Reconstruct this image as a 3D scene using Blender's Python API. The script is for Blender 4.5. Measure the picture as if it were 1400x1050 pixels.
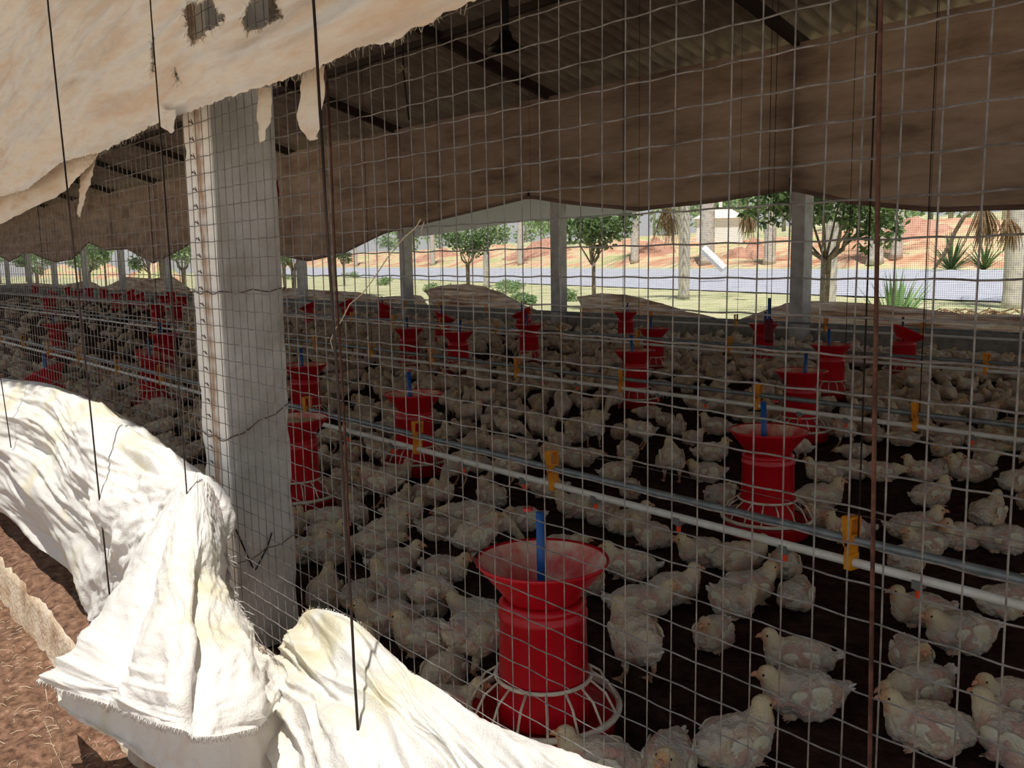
import bpy, math, random
import numpy as np
from mathutils import Vector, Matrix, noise
D = bpy.data
SC = bpy.context.scene
COL = SC.collection
for o in list(D.objects): D.objects.remove(o)
PI = math.pi
# ------------------------------------------------------------------ camera
F = 1246.0
CAM = np.array([0.0, -1.1, 1.25])
ROT = np.array([[0.64412087, -0.09262665, 0.75929481],
                [0.76475277, 0.09896608, -0.63667804],
                [-0.01617107, 0.99077042, 0.13458261]])
cd = D.cameras.new('camera'); cam = D.objects.new('camera', cd); COL.objects.link(cam)
cd.sensor_width = 36; cd.lens = F / 1400 * 36; cd.clip_start = .05; cd.clip_end = 600
M4 = Matrix([list(ROT[i]) + [CAM[i]] for i in range(3)] + [[0, 0, 0, 1]])
cam.matrix_world = M4
SC.camera = cam
# ------------------------------------------------------------------ light
SC.view_settings.view_transform = 'Standard'
SC.view_settings.look = 'None'
SC.view_settings.gamma = 1
SC.view_settings.use_curve_mapping = False
SC.view_settings.exposure = -1.35
W = D.worlds.new('sky'); SC.world = W; W.use_nodes = True
wn = W.node_tree.nodes; wl = W.node_tree.links
wtc = wn.new('ShaderNodeTexCoord'); wsx = wn.new('ShaderNodeSeparateXYZ'); wl.new(wtc.outputs['Generated'], wsx.inputs[0])
wrp = wn.new('ShaderNodeValToRGB'); we = wrp.color_ramp.elements
we[0].position = 0; we[0].color = (1, .99, .97, 1); we[1].position = .9; we[1].color = (.33, .42, .55, 1)
m_ = we.new(.25); m_.color = (.72, .78, .86, 1)
wl.new(wsx.outputs[2], wrp.inputs[0]); wl.new(wrp.outputs[0], wn['Background'].inputs[0]); wn['Background'].inputs[1].default_value = 1.6
sl = D.lights.new('sun', 'SUN'); sl.energy = 14; sl.angle = math.radians(.6); sl.color = (1, .95, .87)
so = D.objects.new('sun', sl); COL.objects.link(so)
so.rotation_euler = Vector((.30, -.27, 1)).to_track_quat('Z', 'Y').to_euler()
# ------------------------------------------------------------------ helpers
def at(px, py, axis, val):
    """world point where the line of sight through a pixel meets the plane axis=val"""
    r = ROT @ np.array([px - 700, -(py - 525), -F])
    t = (val - CAM[axis]) / r[axis]
    return CAM + r * t

def pix(x, y, z=.05):
    c = ROT.T @ (np.array([x, y, z]) - CAM); return 700 + F * c[0] / -c[2], 525 - F * c[1] / -c[2], -c[2]

def mat(name, col, rough=.8, metal=0., nz=None, bump=0., bscale=60., spec=.3, transl=0., stops=None,
        scale=(1, 1, 1), attr=None, detail=5):
    m = D.materials.new(name); m.use_nodes = True
    n = m.node_tree.nodes; l = m.node_tree.links
    b = n['Principled BSDF']
    b.inputs['Base Color'].default_value = (*col, 1)
    b.inputs['Roughness'].default_value = rough
    b.inputs['Metallic'].default_value = metal
    b.inputs['Specular IOR Level'].default_value = spec
    tc = n.new('ShaderNodeTexCoord'); mp = n.new('ShaderNodeMapping')
    mp.inputs['Scale'].default_value = scale
    l.new(tc.outputs['Object'], mp.inputs['Vector'])
    csock = None
    if stops:
        t = n.new('ShaderNodeTexNoise'); t.inputs['Scale'].default_value = nz or 5
        t.inputs['Detail'].default_value = detail; t.inputs['Roughness'].default_value = .65
        l.new(mp.outputs[0], t.inputs['Vector'])
        r = n.new('ShaderNodeValToRGB')
        while len(r.color_ramp.elements) < len(stops): r.color_ramp.elements.new(.5)
        for e, (p, c) in zip(r.color_ramp.elements, stops): e.position = p; e.color = (*c, 1)
        l.new(t.outputs['Fac'], r.inputs[0]); csock = r.outputs[0]
    if attr:
        a = n.new('ShaderNodeAttribute'); a.attribute_name = attr
        csock = a.outputs['Color']
    if csock: l.new(csock, b.inputs['Base Color'])
    if bump:
        t2 = n.new('ShaderNodeTexNoise'); t2.inputs['Scale'].default_value = bscale; t2.inputs['Detail'].default_value = 4
        l.new(mp.outputs[0], t2.inputs['Vector'])
        bp = n.new('ShaderNodeBump'); bp.inputs['Strength'].default_value = bump; bp.inputs['Distance'].default_value = .01
        l.new(t2.outputs['Fac'], bp.inputs['Height']); l.new(bp.outputs[0], b.inputs['Normal'])
    if transl:
        tr = n.new('ShaderNodeBsdfTranslucent'); mx = n.new('ShaderNodeMixShader'); mx.inputs[0].default_value = transl
        tr.inputs[0].default_value = (*col, 1)
        if csock: l.new(csock, tr.inputs[0])
        l.new(b.outputs[0], mx.inputs[1]); l.new(tr.outputs[0], mx.inputs[2])
        l.new(mx.outputs[0], n['Material Output'].inputs[0])
    return m

def link(name, me, parent=None, m=None):
    o = D.objects.new(name, me); COL.objects.link(o)
    if parent: o.parent = parent
    if m is not None:
        for k in (m if isinstance(m, (list, tuple)) else [m]): me.materials.append(k)
    return o
def tag(o, label, cat=None, group=None, kind=None):
    if label: o['label'] = label
    if cat: o['category'] = cat
    if group: o['group'] = group
    if kind: o['kind'] = kind
    return o
def empty(name, loc, label, cat, group=None, rz=0):
    o = D.objects.new(name, None); COL.objects.link(o); o.location = loc; o.rotation_euler = (0, 0, rz)
    o.empty_display_size = .1
    return tag(o, label, cat, group)

class MB:
    def __init__(s): s.v = []; s.f = []; s.mi = []; s.cur = 0
    def add(s, vs, fs):
        b = len(s.v); s.v += [tuple(p) for p in vs]
        for f in fs: s.f.append(tuple(i + b for i in f)); s.mi.append(s.cur)
    def box(s, x0, x1, y0, y1, z0, z1):
        s.add([(x, y, z) for z in (z0, z1) for y in (y0, y1) for x in (x0, x1)],
              [(0, 2, 3, 1), (4, 5, 7, 6), (0, 1, 5, 4), (2, 6, 7, 3), (0, 4, 6, 2), (1, 3, 7, 5)])
    def tube(s, pts, r, n=6, cap=True):
        pts = [Vector(p) for p in pts]; N = len(pts)
        rs = r if isinstance(r, (list, tuple)) else [r] * N
        vs = []; up = None
        for i, p in enumerate(pts):
            t = (pts[min(i + 1, N - 1)] - pts[max(i - 1, 0)])
            t = t.normalized() if t.length > 1e-9 else Vector((0, 0, 1))
            if up is None:
                a = Vector((0, 0, 1)) if abs(t.z) < .9 else Vector((1, 0, 0))
                up = (a - t * a.dot(t)).normalized()
            else:
                up = (up - t * up.dot(t)).normalized()
            w = t.cross(up)
            for k in range(n):
                q = 2 * PI * k / n
                vs.append(p + (up * math.cos(q) + w * math.sin(q)) * rs[i])
        fs = [(i * n + k, i * n + (k + 1) % n, (i + 1) * n + (k + 1) % n, (i + 1) * n + k) for i in range(N - 1) for k in range(n)]
        if cap: fs += [tuple(range(n - 1, -1, -1)), tuple((N - 1) * n + k for k in range(n))]
        s.add(vs, fs)
    def lathe(s, prof, n=32, c=(0, 0, 0), closed=False, tilt=None):
        vs = []
        for (r, z) in prof:
            for k in range(n):
                q = 2 * PI * k / n; p = Vector((r * math.cos(q), r * math.sin(q), z))
                if tilt is not None: p = tilt @ p
                vs.append(p + Vector(c))
        N = len(prof); fs = []
        for i in range(N - 1 + (1 if closed else 0)):
            j = (i + 1) % N
            for k in range(n): fs.append((i * n + k, i * n + (k + 1) % n, j * n + (k + 1) % n, j * n + k))
        s.add(vs, fs)
    def ell(s, c, rad, rot=None, nu=12, nv=8):
        vs = []; c = Vector(c)
        for i in range(nv + 1):
            t = PI * i / nv
            for k in range(nu):
                q = 2 * PI * k / nu
                p = Vector((rad[0] * math.sin(t) * math.cos(q), rad[1] * math.sin(t) * math.sin(q), rad[2] * math.cos(t)))
                if rot is not None: p = rot @ p
                vs.append(p + c)
        fs = [(i * nu + k, (i + 1) * nu + k, (i + 1) * nu + (k + 1) % nu, i * nu + (k + 1) % nu) for i in range(nv) for k in range(nu)]
        s.add(vs, fs)
    def mesh(s, name, smooth=False):
        me = D.meshes.new(name); me.from_pydata(s.v, [], s.f)
        if any(s.mi): me.polygons.foreach_set('material_index', s.mi)
        if smooth: me.polygons.foreach_set('use_smooth', [True] * len(s.f))
        me.update(); return me
    def build(s, name, m, parent=None, smooth=False):
        return link(name, s.mesh(name, smooth), parent, m)

def catmull(P, t):
    """P: list of vectors, t in [0, len-1]"""
    n = len(P); i = min(int(t), n - 2); u = t - i
    p1, p2 = P[i], P[i + 1]
    p0 = P[i - 1] if i > 0 else 2 * p1 - p2
    p3 = P[i + 2] if i + 2 < n else 2 * p2 - p1
    return .5 * ((2 * p1) + (p2 - p0) * u + (2 * p0 - 5 * p1 + 4 * p2 - p3) * u * u + (3 * p1 - p0 - 3 * p2 + p3) * u ** 3)
def loft(ctrl, nu, nv):
    """ctrl[row][col] -> (nv+1)x(nu+1) grid of points"""
    ctrl = [[np.array(p, float) for p in r] for r in ctrl]
    nc = len(ctrl[0]); nr = len(ctrl)
    cols = [[catmull(r, (nc - 1) * i / nu) for i in range(nu + 1)] for r in ctrl]
    return np.array([[catmull([cols[r][i] for r in range(nr)], (nr - 1) * j / nv) for i in range(nu + 1)] for j in range(nv + 1)])
def fbm(x, y, z, o=3):
    return noise.fractal(Vector((x, y, z)), .6, 2.1, o)
def ridge(x, y, z):
    return 1 - 2 * abs(noise.noise(Vector((x, y, z))))
def grid_faces(nu, nv, b=0, keep=None):
    fs = []
    for j in range(nv):
        for i in range(nu):
            if keep is not None and not keep[j][i]: continue
            a = b + j * (nu + 1) + i
            fs.append((a, a + 1, a + nu + 2, a + nu + 1))
    return fs
def displaced(G, fn):
    """push a cloth grid along its own normals by fn(u, v, point)"""
    nv, nu = G.shape[0] - 1, G.shape[1] - 1
    du = np.gradient(G, axis=1); dv = np.gradient(G, axis=0)
    N = np.cross(du, dv); N /= (np.linalg.norm(N, axis=2, keepdims=True) + 1e-9)
    sgn = -1 if N[nv // 2, nu // 2, 1] > 0 else 1
    out = G.copy()
    for j in range(nv + 1):
        for i in range(nu + 1):
            out[j, i] += N[j, i] * sgn * fn(i / nu, j / nv, G[j, i])
    return out

# ------------------------------------------------------------------ materials
def rgb(r, g, b):
    f = lambda c: (c / 255) ** 2.2
    return (f(r), f(g), f(b))
M = {}
M['conc'] = mat('concrete', rgb(150, 145, 138), .9, nz=7, bump=.5, bscale=70,
                stops=[(.3, rgb(128, 122, 116)), (.55, rgb(165, 160, 152)), (.75, rgb(182, 176, 168))])
M['post'] = mat('painted_concrete', rgb(200, 198, 190), .85, nz=4, bump=.25, bscale=90,
                stops=[(.25, rgb(150, 146, 138)), (.45, rgb(186, 183, 176)), (.8, rgb(204, 202, 196))])
M['postfar'] = mat('whitewashed_post', rgb(205, 205, 203), .85, nz=5, stops=[(.3, rgb(175, 172, 168)), (.6, rgb(212, 212, 210))])
M['soil'] = mat('red_soil', rgb(120, 88, 70), 1, nz=26, bump=1, bscale=70, detail=10,
                stops=[(.32, rgb(66, 47, 38)), (.47, rgb(104, 78, 62)), (.6, rgb(128, 98, 80)), (.75, rgb(160, 134, 116))])
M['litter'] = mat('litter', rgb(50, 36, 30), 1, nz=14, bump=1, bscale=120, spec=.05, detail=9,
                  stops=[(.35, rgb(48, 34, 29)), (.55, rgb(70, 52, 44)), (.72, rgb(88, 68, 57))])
M['roof'] = mat('roof_sheet', rgb(110, 98, 90), .95, nz=2, stops=[(.3, rgb(132, 116, 106)), (.7, rgb(176, 160, 148))])
M['beam'] = mat('dark_beam', rgb(66, 56, 50), .9)
M['wire'] = mat('galvanised_wire', rgb(128, 124, 120), .6, metal=.3, nz=30, stops=[(.35, rgb(98, 92, 88)), (.7, rgb(150, 147, 142))])
M['wirefar'] = mat('netting', rgb(80, 76, 76), .8)
M['rust'] = mat('rust', rgb(85, 55, 46), .9, nz=40, stops=[(.35, rgb(66, 44, 38)), (.7, rgb(108, 74, 60))])
M['rope'] = mat('rope', rgb(48, 38, 34), .95)
M['twine'] = mat('twine', rgb(190, 175, 150), .9)
M['cloth'] = mat('white_sacking', rgb(232, 228, 214), .75, transl=.25, nz=2.2, bump=.35, bscale=200, detail=8,
                 stops=[(.26, rgb(214, 200, 160)), (.38, rgb(230, 224, 200)), (.48, rgb(236, 234, 228)), (.62, rgb(232, 229, 226)), (.78, rgb(212, 198, 182))])
M['cloth_up'] = mat('stained_sacking', rgb(220, 200, 175), .8, transl=.18, nz=2.2, bump=.3, bscale=220, scale=(.5, 1, 3.2), detail=9,
                    stops=[(.25, rgb(172, 146, 122)), (.38, rgb(222, 200, 174)), (.5, rgb(240, 230, 214)), (.62, rgb(226, 200, 172)), (.8, rgb(242, 234, 222))])
M['cloth_far'] = mat('brown_sacking', rgb(150, 125, 105), .85, transl=.3, nz=1.6, scale=(.5, 1, 2), detail=7, bump=.3, bscale=120,
                     stops=[(.3, rgb(118, 96, 84)), (.5, rgb(158, 132, 118)), (.7, rgb(178, 152, 138))])
M['cloth_low'] = mat('dusty_sacking', rgb(170, 150, 128), .85, transl=.45, nz=3, scale=(.35, 1, 5), detail=8,
                     stops=[(.36, rgb(128, 98, 82)), (.48, rgb(186, 156, 138)), (.62, rgb(226, 210, 196))])
M['tarp'] = mat('pale_tarpaulin', rgb(215, 212, 212), .7, transl=.3)
M['red'] = mat('red_plastic', rgb(196, 18, 34), .35, nz=8, spec=.5, stops=[(.3, rgb(180, 14, 30)), (.7, rgb(205, 24, 40))])
M['reddust'] = mat('dusty_red_plastic', rgb(196, 70, 70), .7, nz=7, detail=8,
                   stops=[(.34, rgb(198, 52, 58)), (.46, rgb(212, 100, 94)), (.56, rgb(216, 158, 138)), (.68, rgb(222, 196, 168))])
M['ring'] = mat('cream_plastic', rgb(218, 208, 186), .5, nz=20, stops=[(.3, rgb(185, 172, 148)), (.6, rgb(226, 218, 200))])
M['blue'] = mat('blue_pipe', rgb(20, 78, 145), .4, spec=.5)
M['redcap'] = mat('red_cap', rgb(190, 60, 60), .5)
M['feed'] = mat('feed_meal', rgb(205, 180, 140), 1, nz=60, bump=.6, bscale=200, stops=[(.3, rgb(178, 148, 108)), (.7, rgb(226, 204, 165))])
M['steel'] = mat('galvanised_pipe', rgb(140, 148, 152), .45, metal=.5, nz=14, stops=[(.3, rgb(112, 120, 124)), (.7, rgb(160, 168, 170))])
M['pvc'] = mat('white_pvc', rgb(232, 230, 220), .4, spec=.5, nz=9, stops=[(.3, rgb(212, 208, 194)), (.6, rgb(236, 235, 228))])
M['yellow'] = mat('yellow_bracket', rgb(226, 142, 22), .4, spec=.5, nz=18, stops=[(.3, rgb(196, 110, 20)), (.6, rgb(235, 155, 30))])
M['orange'] = mat('orange_nipple', rgb(240, 78, 34), .4, spec=.5)
M['saddle'] = mat('grey_saddle', rgb(120, 122, 118), .6)
M['black'] = mat('black_enamel', rgb(28, 24, 24), .5)
M['chick'] = mat('chick_down', (1, 1, 1), 1, attr='col', bump=.7, bscale=170, spec=.08)
M['feather'] = mat('feather', rgb(226, 218, 186), .9, spec=.1, nz=30, stops=[(.3, rgb(226, 212, 168)), (.5, rgb(236, 228, 200)), (.7, rgb(244, 240, 226))], transl=.12, bump=.5, bscale=150)
M['tuft'] = mat('tail_feather', rgb(236, 230, 220), .9, spec=.1, transl=.15)
M['beak'] = mat('beak', rgb(212, 152, 118), .5, spec=.4)
M['eye'] = mat('eye', rgb(18, 12, 10), .15, spec=.6)
M['grass'] = mat('grass', rgb(160, 165, 110), 1, nz=.8, detail=9, stops=[(.32, rgb(140, 150, 108)), (.5, rgb(182, 180, 142)), (.68, rgb(200, 190, 162))])
M['asphalt'] = mat('pale_asphalt', rgb(170, 172, 182), .95, nz=2, stops=[(.3, rgb(158, 160, 172)), (.7, rgb(180, 182, 192))])
M['dirt'] = mat('red_dirt_bank', rgb(180, 110, 78), 1, nz=.35, detail=10, bump=1, bscale=3,
                stops=[(.36, rgb(180, 128, 102)), (.47, rgb(200, 158, 130)), (.54, rgb(205, 186, 150)), (.66, rgb(166, 176, 118))])
M['mound'] = mat('red_dirt_mound', rgb(186, 108, 76), 1, nz=1.5, detail=9, bump=1, bscale=6,
                 stops=[(.3, rgb(158, 112, 94)), (.6, rgb(192, 150, 130))])
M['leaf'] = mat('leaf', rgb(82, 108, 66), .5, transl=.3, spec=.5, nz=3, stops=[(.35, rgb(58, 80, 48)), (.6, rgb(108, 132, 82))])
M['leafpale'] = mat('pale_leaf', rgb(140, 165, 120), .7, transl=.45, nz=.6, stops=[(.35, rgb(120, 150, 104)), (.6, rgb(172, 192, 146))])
M['bark'] = mat('bark', rgb(120, 108, 95), .95, nz=12, stops=[(.3, rgb(92, 80, 70)), (.7, rgb(150, 138, 124))])
M['palmbark'] = mat('palm_bark', rgb(190, 184, 176), .9, nz=5, stops=[(.3, rgb(160, 152, 146)), (.5, rgb(196, 190, 184)), (.7, rgb(214, 206, 190))])
M['dry'] = mat('dry_frond', rgb(150, 122, 92), .9, transl=.2, nz=6, stops=[(.3, rgb(110, 88, 66)), (.7, rgb(178, 150, 116))])
M['agave'] = mat('agave', rgb(130, 165, 110), .6, transl=.25, nz=3, stops=[(.3, rgb(105, 145, 90)), (.7, rgb(160, 188, 135))])
M['plaster'] = mat('white_plaster', rgb(232, 232, 230), .8)
M['rooftile'] = mat('pale_roof', rgb(215, 212, 208), .8)

# ------------------------------------------------------------------ the house: floor, walls, roof
X0, X1 = -76.0, 9.0
YF = 10.2                       # line of the far wall
def struct(name, mb, m, **k):
    return tag(mb.build(name, m, **k), None, kind='structure')
g = MB()
nx, ny = 420, 104
xs = np.concatenate([np.linspace(X0, -12, 120), np.linspace(-12, X1, nx - 119)[1:]]); ys = np.linspace(0.0, YF - .04, ny)
for y in ys:
    for x in xs: g.v.append((x, y, -.004 + .011 * fbm(x * 5, y * 5, 0, 3) if x > -12 else 0))
g.f = grid_faces(len(xs) - 1, ny - 1); g.mi = [0] * len(g.f)
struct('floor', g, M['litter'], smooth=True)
w = MB(); w.box(X0, X1, -.06, .045, -.4, .06); struct('wall_near', w, M['conc'])
w = MB(); w.box(X0, X1, YF - .045, YF + .1, -.4, .27); w.box(X0, X1, YF - .06, YF + .115, .27, .295); struct('wall_far', w, M['conc'])
w = MB(); w.box(X0 - .2, X0, -.1, YF + .2, -.4, 3.95); struct('wall_left', w, M['conc'])
# footing outside, with loose soil on its top
g = MB(); NU, NV = 420, 8
for j in range(NV + 1):
    for i in range(NU + 1):
        x = -14 + 20 * i / NU; t = j / NV
        prof = [(-.055, -.10), (-.12, -.105), (-.19, -.11), (-.25, -.12), (-.275, -.135), (-.28, -.18), (-.285, -.24), (-.29, -.30), (-.30, -.36)]
        y, z = prof[j]
        n1 = fbm(x * 6, y * 14, 3, 4)
        g.v.append((x, y + .012 * n1, z + (.028 * n1 if j < 5 else .006 * n1)))
g.f = grid_faces(NU, NV); g.mi = [1 if (k // NU) >= 4 else 0 for k in range(len(g.f))]
M['footing'] = mat('footing', rgb(190, 170, 145), .95, nz=6, bump=.8, bscale=50, stops=[(.35, rgb(160, 130, 102)), (.55, rgb(200, 182, 158)), (.7, rgb(214, 200, 182))])
tag(g.build('trim_1', [M['soil'], M['footing']], smooth=True), None, kind='structure')
# roof: corrugated sheets on both slopes, seen from below
def roof(name, y0, z0, y1, z1, th=.012):
    g = MB(); wl_ = .24; per = 8; n = int((X1 - X0) / wl_) * per
    for j in range(5):
        t = j / 4
        for i in range(n + 1):
            x = X0 + (X1 - X0) * i / n
            g.v.append((x, y0 + (y1 - y0) * t, z0 + (z1 - z0) * t + .036 * math.sin(2 * PI * i / per)))
    g.f = grid_faces(n, 4); g.mi = [0] * len(g.f)
    o = struct(name, g, M['roof'], smooth=True)
    md = o.modifiers.new('s', 'SOLIDIFY'); md.thickness = th
RZ, RY = 5.55, 5.1
roof('ceiling', YF + .95, 3.88, RY, RZ)
roof('ceiling', -.95, 3.88, RY, RZ)
PX = [-7.09 + 4.87 * k for k in range(-14, 4)]
far_posts = PX
def tag_post(o, lab, grp=None): return tag(o, lab, 'post', grp)
for k, x in enumerate(PX):
    for (ya, yb) in ((YF - .1, RY), (.1, RY)):
        b = MB()
        p0 = Vector((x, ya, 4.0)); p1 = Vector((x, yb, RZ - .1))
        dz = .09
        b.add([(x - .045, ya, 3.90), (x + .045, ya, 3.90), (x + .045, ya, 4.07), (x - .045, ya, 4.07),
               (x - .045, yb, RZ - .25), (x + .045, yb, RZ - .25), (x + .045, yb, RZ - .08), (x - .045, yb, RZ - .08)],
              [(0, 3, 2, 1), (4, 5, 6, 7), (0, 1, 5, 4), (2, 3, 7, 6), (1, 2, 6, 5), (0, 4, 7, 3)])
        o = b.build('rafter', M['beam'])
        tag(o, 'dark rafter under the sloping corrugated roof', 'rafter', 'rafters under the roof')
for (y, z, nm, lab) in ((YF - .01, 4.0, 'eave_beam', 'long dark beam above the far curtain, under the roof'), (7.6, 4.72, 'purlin', 'long dark purlin under the far roof slope'),
                        (RY, RZ - .16, 'ridge_beam', 'long dark beam under the roof ridge')):
    b = MB(); b.box(X0, X1, y - .045, y + .045, z - .06, z + .04)
    tag(b.build(nm, M['beam']), lab, 'beam')

# far posts
def names(i, x):
    s = 'whitewashed concrete post at the far wall, '
    d = {3: 'beyond the tilted feeder cone at the right, foliage on both sides', }
    return s
for k, x in enumerate(PX):
    b = MB(); b.box(x - .105, x + .105, YF - .25, YF - .04, 0, 3.95)
    o = b.build('wall_post', M['postfar'])
    if abs(x + 7.09) < .1: tag(o, 'square far wall post right of centre with leafy tree behind it', 'post')
    elif abs(x + 11.96) < .1: tag(o, 'square far wall post at centre between two low curtain humps', 'post')
    elif abs(x + 16.83) < .1: tag(o, 'square far wall post left of centre, left end of the first curtain hump', 'post')
    elif abs(x + 21.7) < .1: tag(o, 'narrow far wall post nearest the right side of the big near pillar', 'post')
    elif x > -5: tag(o, 'square far wall post beyond the right edge of the view', 'post', 'posts outside the view')
    else: tag(o, 'small distant far wall post seen left of the big near pillar', 'post', 'distant far wall posts left of the pillar')
    bv = o.modifiers.new('b', 'BEVEL'); bv.width = .008; bv.segments = 2

# near pillar
pl = empty('pillar', (-2.822, .122, .0), 'big square concrete pillar behind the near mesh, white front edge streaked with rust', 'pillar')
g = MB(); n1, n2 = 8, 150
PZ = 3.95
def pw(z): return .106
for (ax, sg) in (('y', -1), ('y', 1), ('x', -1), ('x', 1)):
    b0 = len(g.v)
    for j in range(n2 + 1):
        z = PZ * j / n2
        for i in range(n1 + 1):
            t = -.106 + .212 * i / n1
            rr = .004 * fbm(t * 14, z * 14, 7 if ax == 'x' else 2, 4) * (1 if 0 < i < n1 else 2.0)
            p = (t, sg * (.106 + rr), z) if ax == 'y' else (sg * (.106 + rr), t, z)
            if i in (0, n1):   # shared, chipped arris
                q = .106 - .006 * max(0, fbm(z * 9, t * 50, sg, 3)) - .002
                p = (math.copysign(q, p[0]), math.copysign(q, p[1]), z)
            g.v.append(p)
    g.f += grid_faces(n1, n2, b0)
g.mi = [0] * len(g.f)
pm = D.materials.new('pillar_paint'); pm.use_nodes = True
n_ = pm.node_tree.nodes; l_ = pm.node_tree.links; bs = n_['Principled BSDF']; bs.inputs['Roughness'].default_value = .85; bs.inputs['Specular IOR Level'].default_value = .2
tc = n_.new('ShaderNodeTexCoord'); sx = n_.new('ShaderNodeSeparateXYZ'); l_.new(tc.outputs['Object'], sx.inputs[0])
tn = n_.new('ShaderNodeTexNoise'); tn.inputs['Scale'].default_value = 6; tn.inputs['Detail'].default_value = 8; l_.new(tc.outputs['Object'], tn.inputs['Vector'])
rp = n_.new('ShaderNodeValToRGB'); e = rp.color_ramp.elements
e[0].position = .3; e[0].color = (*rgb(165, 160, 150), 1); e[1].position = .6; e[1].color = (*rgb(205, 203, 198), 1)
l_.new(tn.outputs['Fac'], rp.inputs[0])
# front face (outward side) coloured whiter for daylight falling on it, and rust stain running down its middle where the mesh ties sit
def mth(op, a, b=None, c=None):
    k = n_.new('ShaderNodeMath'); k.operation = op
    for i, v in enumerate((a, b, c)):
        if v is None: continue
        if isinstance(v, (int, float)): k.inputs[i].default_value = v
        else: l_.new(v, k.inputs[i])
    return k.outputs[0]
mxr = lambda f, a, b: None
def mixc(f, a, b):
    k = n_.new('ShaderNodeMix'); k.data_type = 'RGBA'
    l_.new(f, k.inputs[0])
    for i, v in ((6, a), (7, b)):
        if isinstance(v, tuple): k.inputs[i].default_value = (*v, 1)
        else: l_.new(v, k.inputs[i])
    return k.outputs[2]
front = mth('LESS_THAN', sx.outputs[1], -.099)
white = mixc(front, rp.outputs[0], rgb(240, 238, 232))
tn2 = n_.new('ShaderNodeTexNoise'); tn2.inputs['Scale'].default_value = 9; tn2.inputs['Detail'].default_value = 6
mp2 = n_.new('ShaderNodeMapping'); mp2.inputs['Scale'].default_value = (3, 1, .9); l_.new(tc.outputs['Object'], mp2.inputs[0]); l_.new(mp2.outputs[0], tn2.inputs['Vector'])
dx = mth('ABSOLUTE', mth('SUBTRACT', sx.outputs[0], .012))
st = mth('SUBTRACT', 1.0, mth('DIVIDE', dx, .032))
saw = mth('FRACT', mth('DIVIDE', sx.outputs[2], .0504))
st2 = mth('MULTIPLY', mth('ADD', mth('MULTIPLY', st, .75), mth('MULTIPLY', mth('ABSOLUTE', mth('SUBTRACT', saw, .5)), .7)), mth('MULTIPLY', mth('SUBTRACT', tn2.outputs['Fac'], .22), 3.2))
stc = n_.new('ShaderNodeClamp'); stc.inputs['Max'].default_value = .8; l_.new(mth('MULTIPLY', st2, front), stc.inputs[0])
fin = mixc(stc.outputs[0], white, rgb(158, 114, 66))
l_.new(fin, bs.inputs['Base Color'])
bp = n_.new('ShaderNodeBump'); bp.inputs['Strength'].default_value = .35; bp.inputs['Distance'].default_value = .01
l_.new(tn.outputs['Fac'], bp.inputs['Height']); l_.new(bp.outputs[0], bs.inputs['Normal'])
g.build('shaft', pm, pl, smooth=False)
def wrap(zs, name, r=.0016):
    b = MB(); q = .111
    pts = []
    for k in range(33):
        s = k / 32 * 4; sd = int(s) % 4; t = (s - int(s)) * 2 - 1
        c = [(t, -1), (1, t), (-t, 1), (-1, -t)][sd]
        pts.append((c[0] * q, c[1] * q, zs[0] + (zs[1] - zs[0]) * (c[1] * .5 + .5) + .006 * math.sin(k * 1.7)))
    b.tube(pts, r, 5); return b
wrap((1.165, 1.17), 'w').build('binding_wire', M['rust'], pl)
w = wrap((.705, .80), 'w'); w.build('binding_wire', M['rust'], pl)
w = wrap((.30, .36), 'w', .0013); w.build('binding_wire', M['rust'], pl)
b = MB(); b.tube([(.112, -.10, .42), (.116, -.055, .29), (.118, -.045, .275), (.116, .0, .34), (.113, .02, .385)], .0028, 5)
b.build('hook', M['black'], pl)
ti = MB()
for k in range(8, 66):
    z = .02 + .0504 * k
    ti.tube([(-.012, -.121, z), (.0, -.124, z + .004), (.012, -.119, z - .006), (.018, -.126, z + .006)], .0016, 4)
ti.build('mesh_tie', M['rust'], pl)

# ------------------------------------------------------------------ near wire mesh
S = .0504
def near_mesh(name, xa, xb, z0, z1, label, cat='wire mesh'):
    b = MB(); r = .00135
    n = int(round((xb - xa) / S))
    nz = int((z1 - z0) / S)
    vs = []; fs = []
    for i in range(n + 1):
        x = xa + i * S
        wv = .0035 * fbm(x * .7, 0, 1, 2); near = x > -3.2
        seg = nz * 2 if near else nz // 2
        pts = []
        for j in range(seg + 1):
            z = z0 + (z1 - z0) * j / seg
            pts.append((x + wv + .003 * noise.noise(Vector((x * 1.3, z * 2.2, 5))), .002 * noise.noise(Vector((x * 2, z * 2, 9))), z))
        b.tube(pts, r if near else r * .95, 4)
    for j in range(nz + 1):
        z = z0 + j * S
        pts = []; x = xa
        while x < xb:
            k = (x - xa) / S
            ph = math.cos(PI * k)
            pts.append((x, -.0022 + .0004 * ph, z + .0011 * math.sin(PI * k * 1.0 + j) + .004 * noise.noise(Vector((x * .8, z * 1.5, 2)))))
            x += S / 2 if x > -4 else S
        pts.append((xb, -.002, z))
        b.tube(pts, r, 4)
    return tag(b.build(name, M['wire']), label, cat)
near_mesh('wire_mesh', -12.0 + (12.0 - .838 * 1.1) % S, 1.6, .06, 3.05, 'welded square wire mesh stretched across the whole near side of the poultry house')
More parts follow.
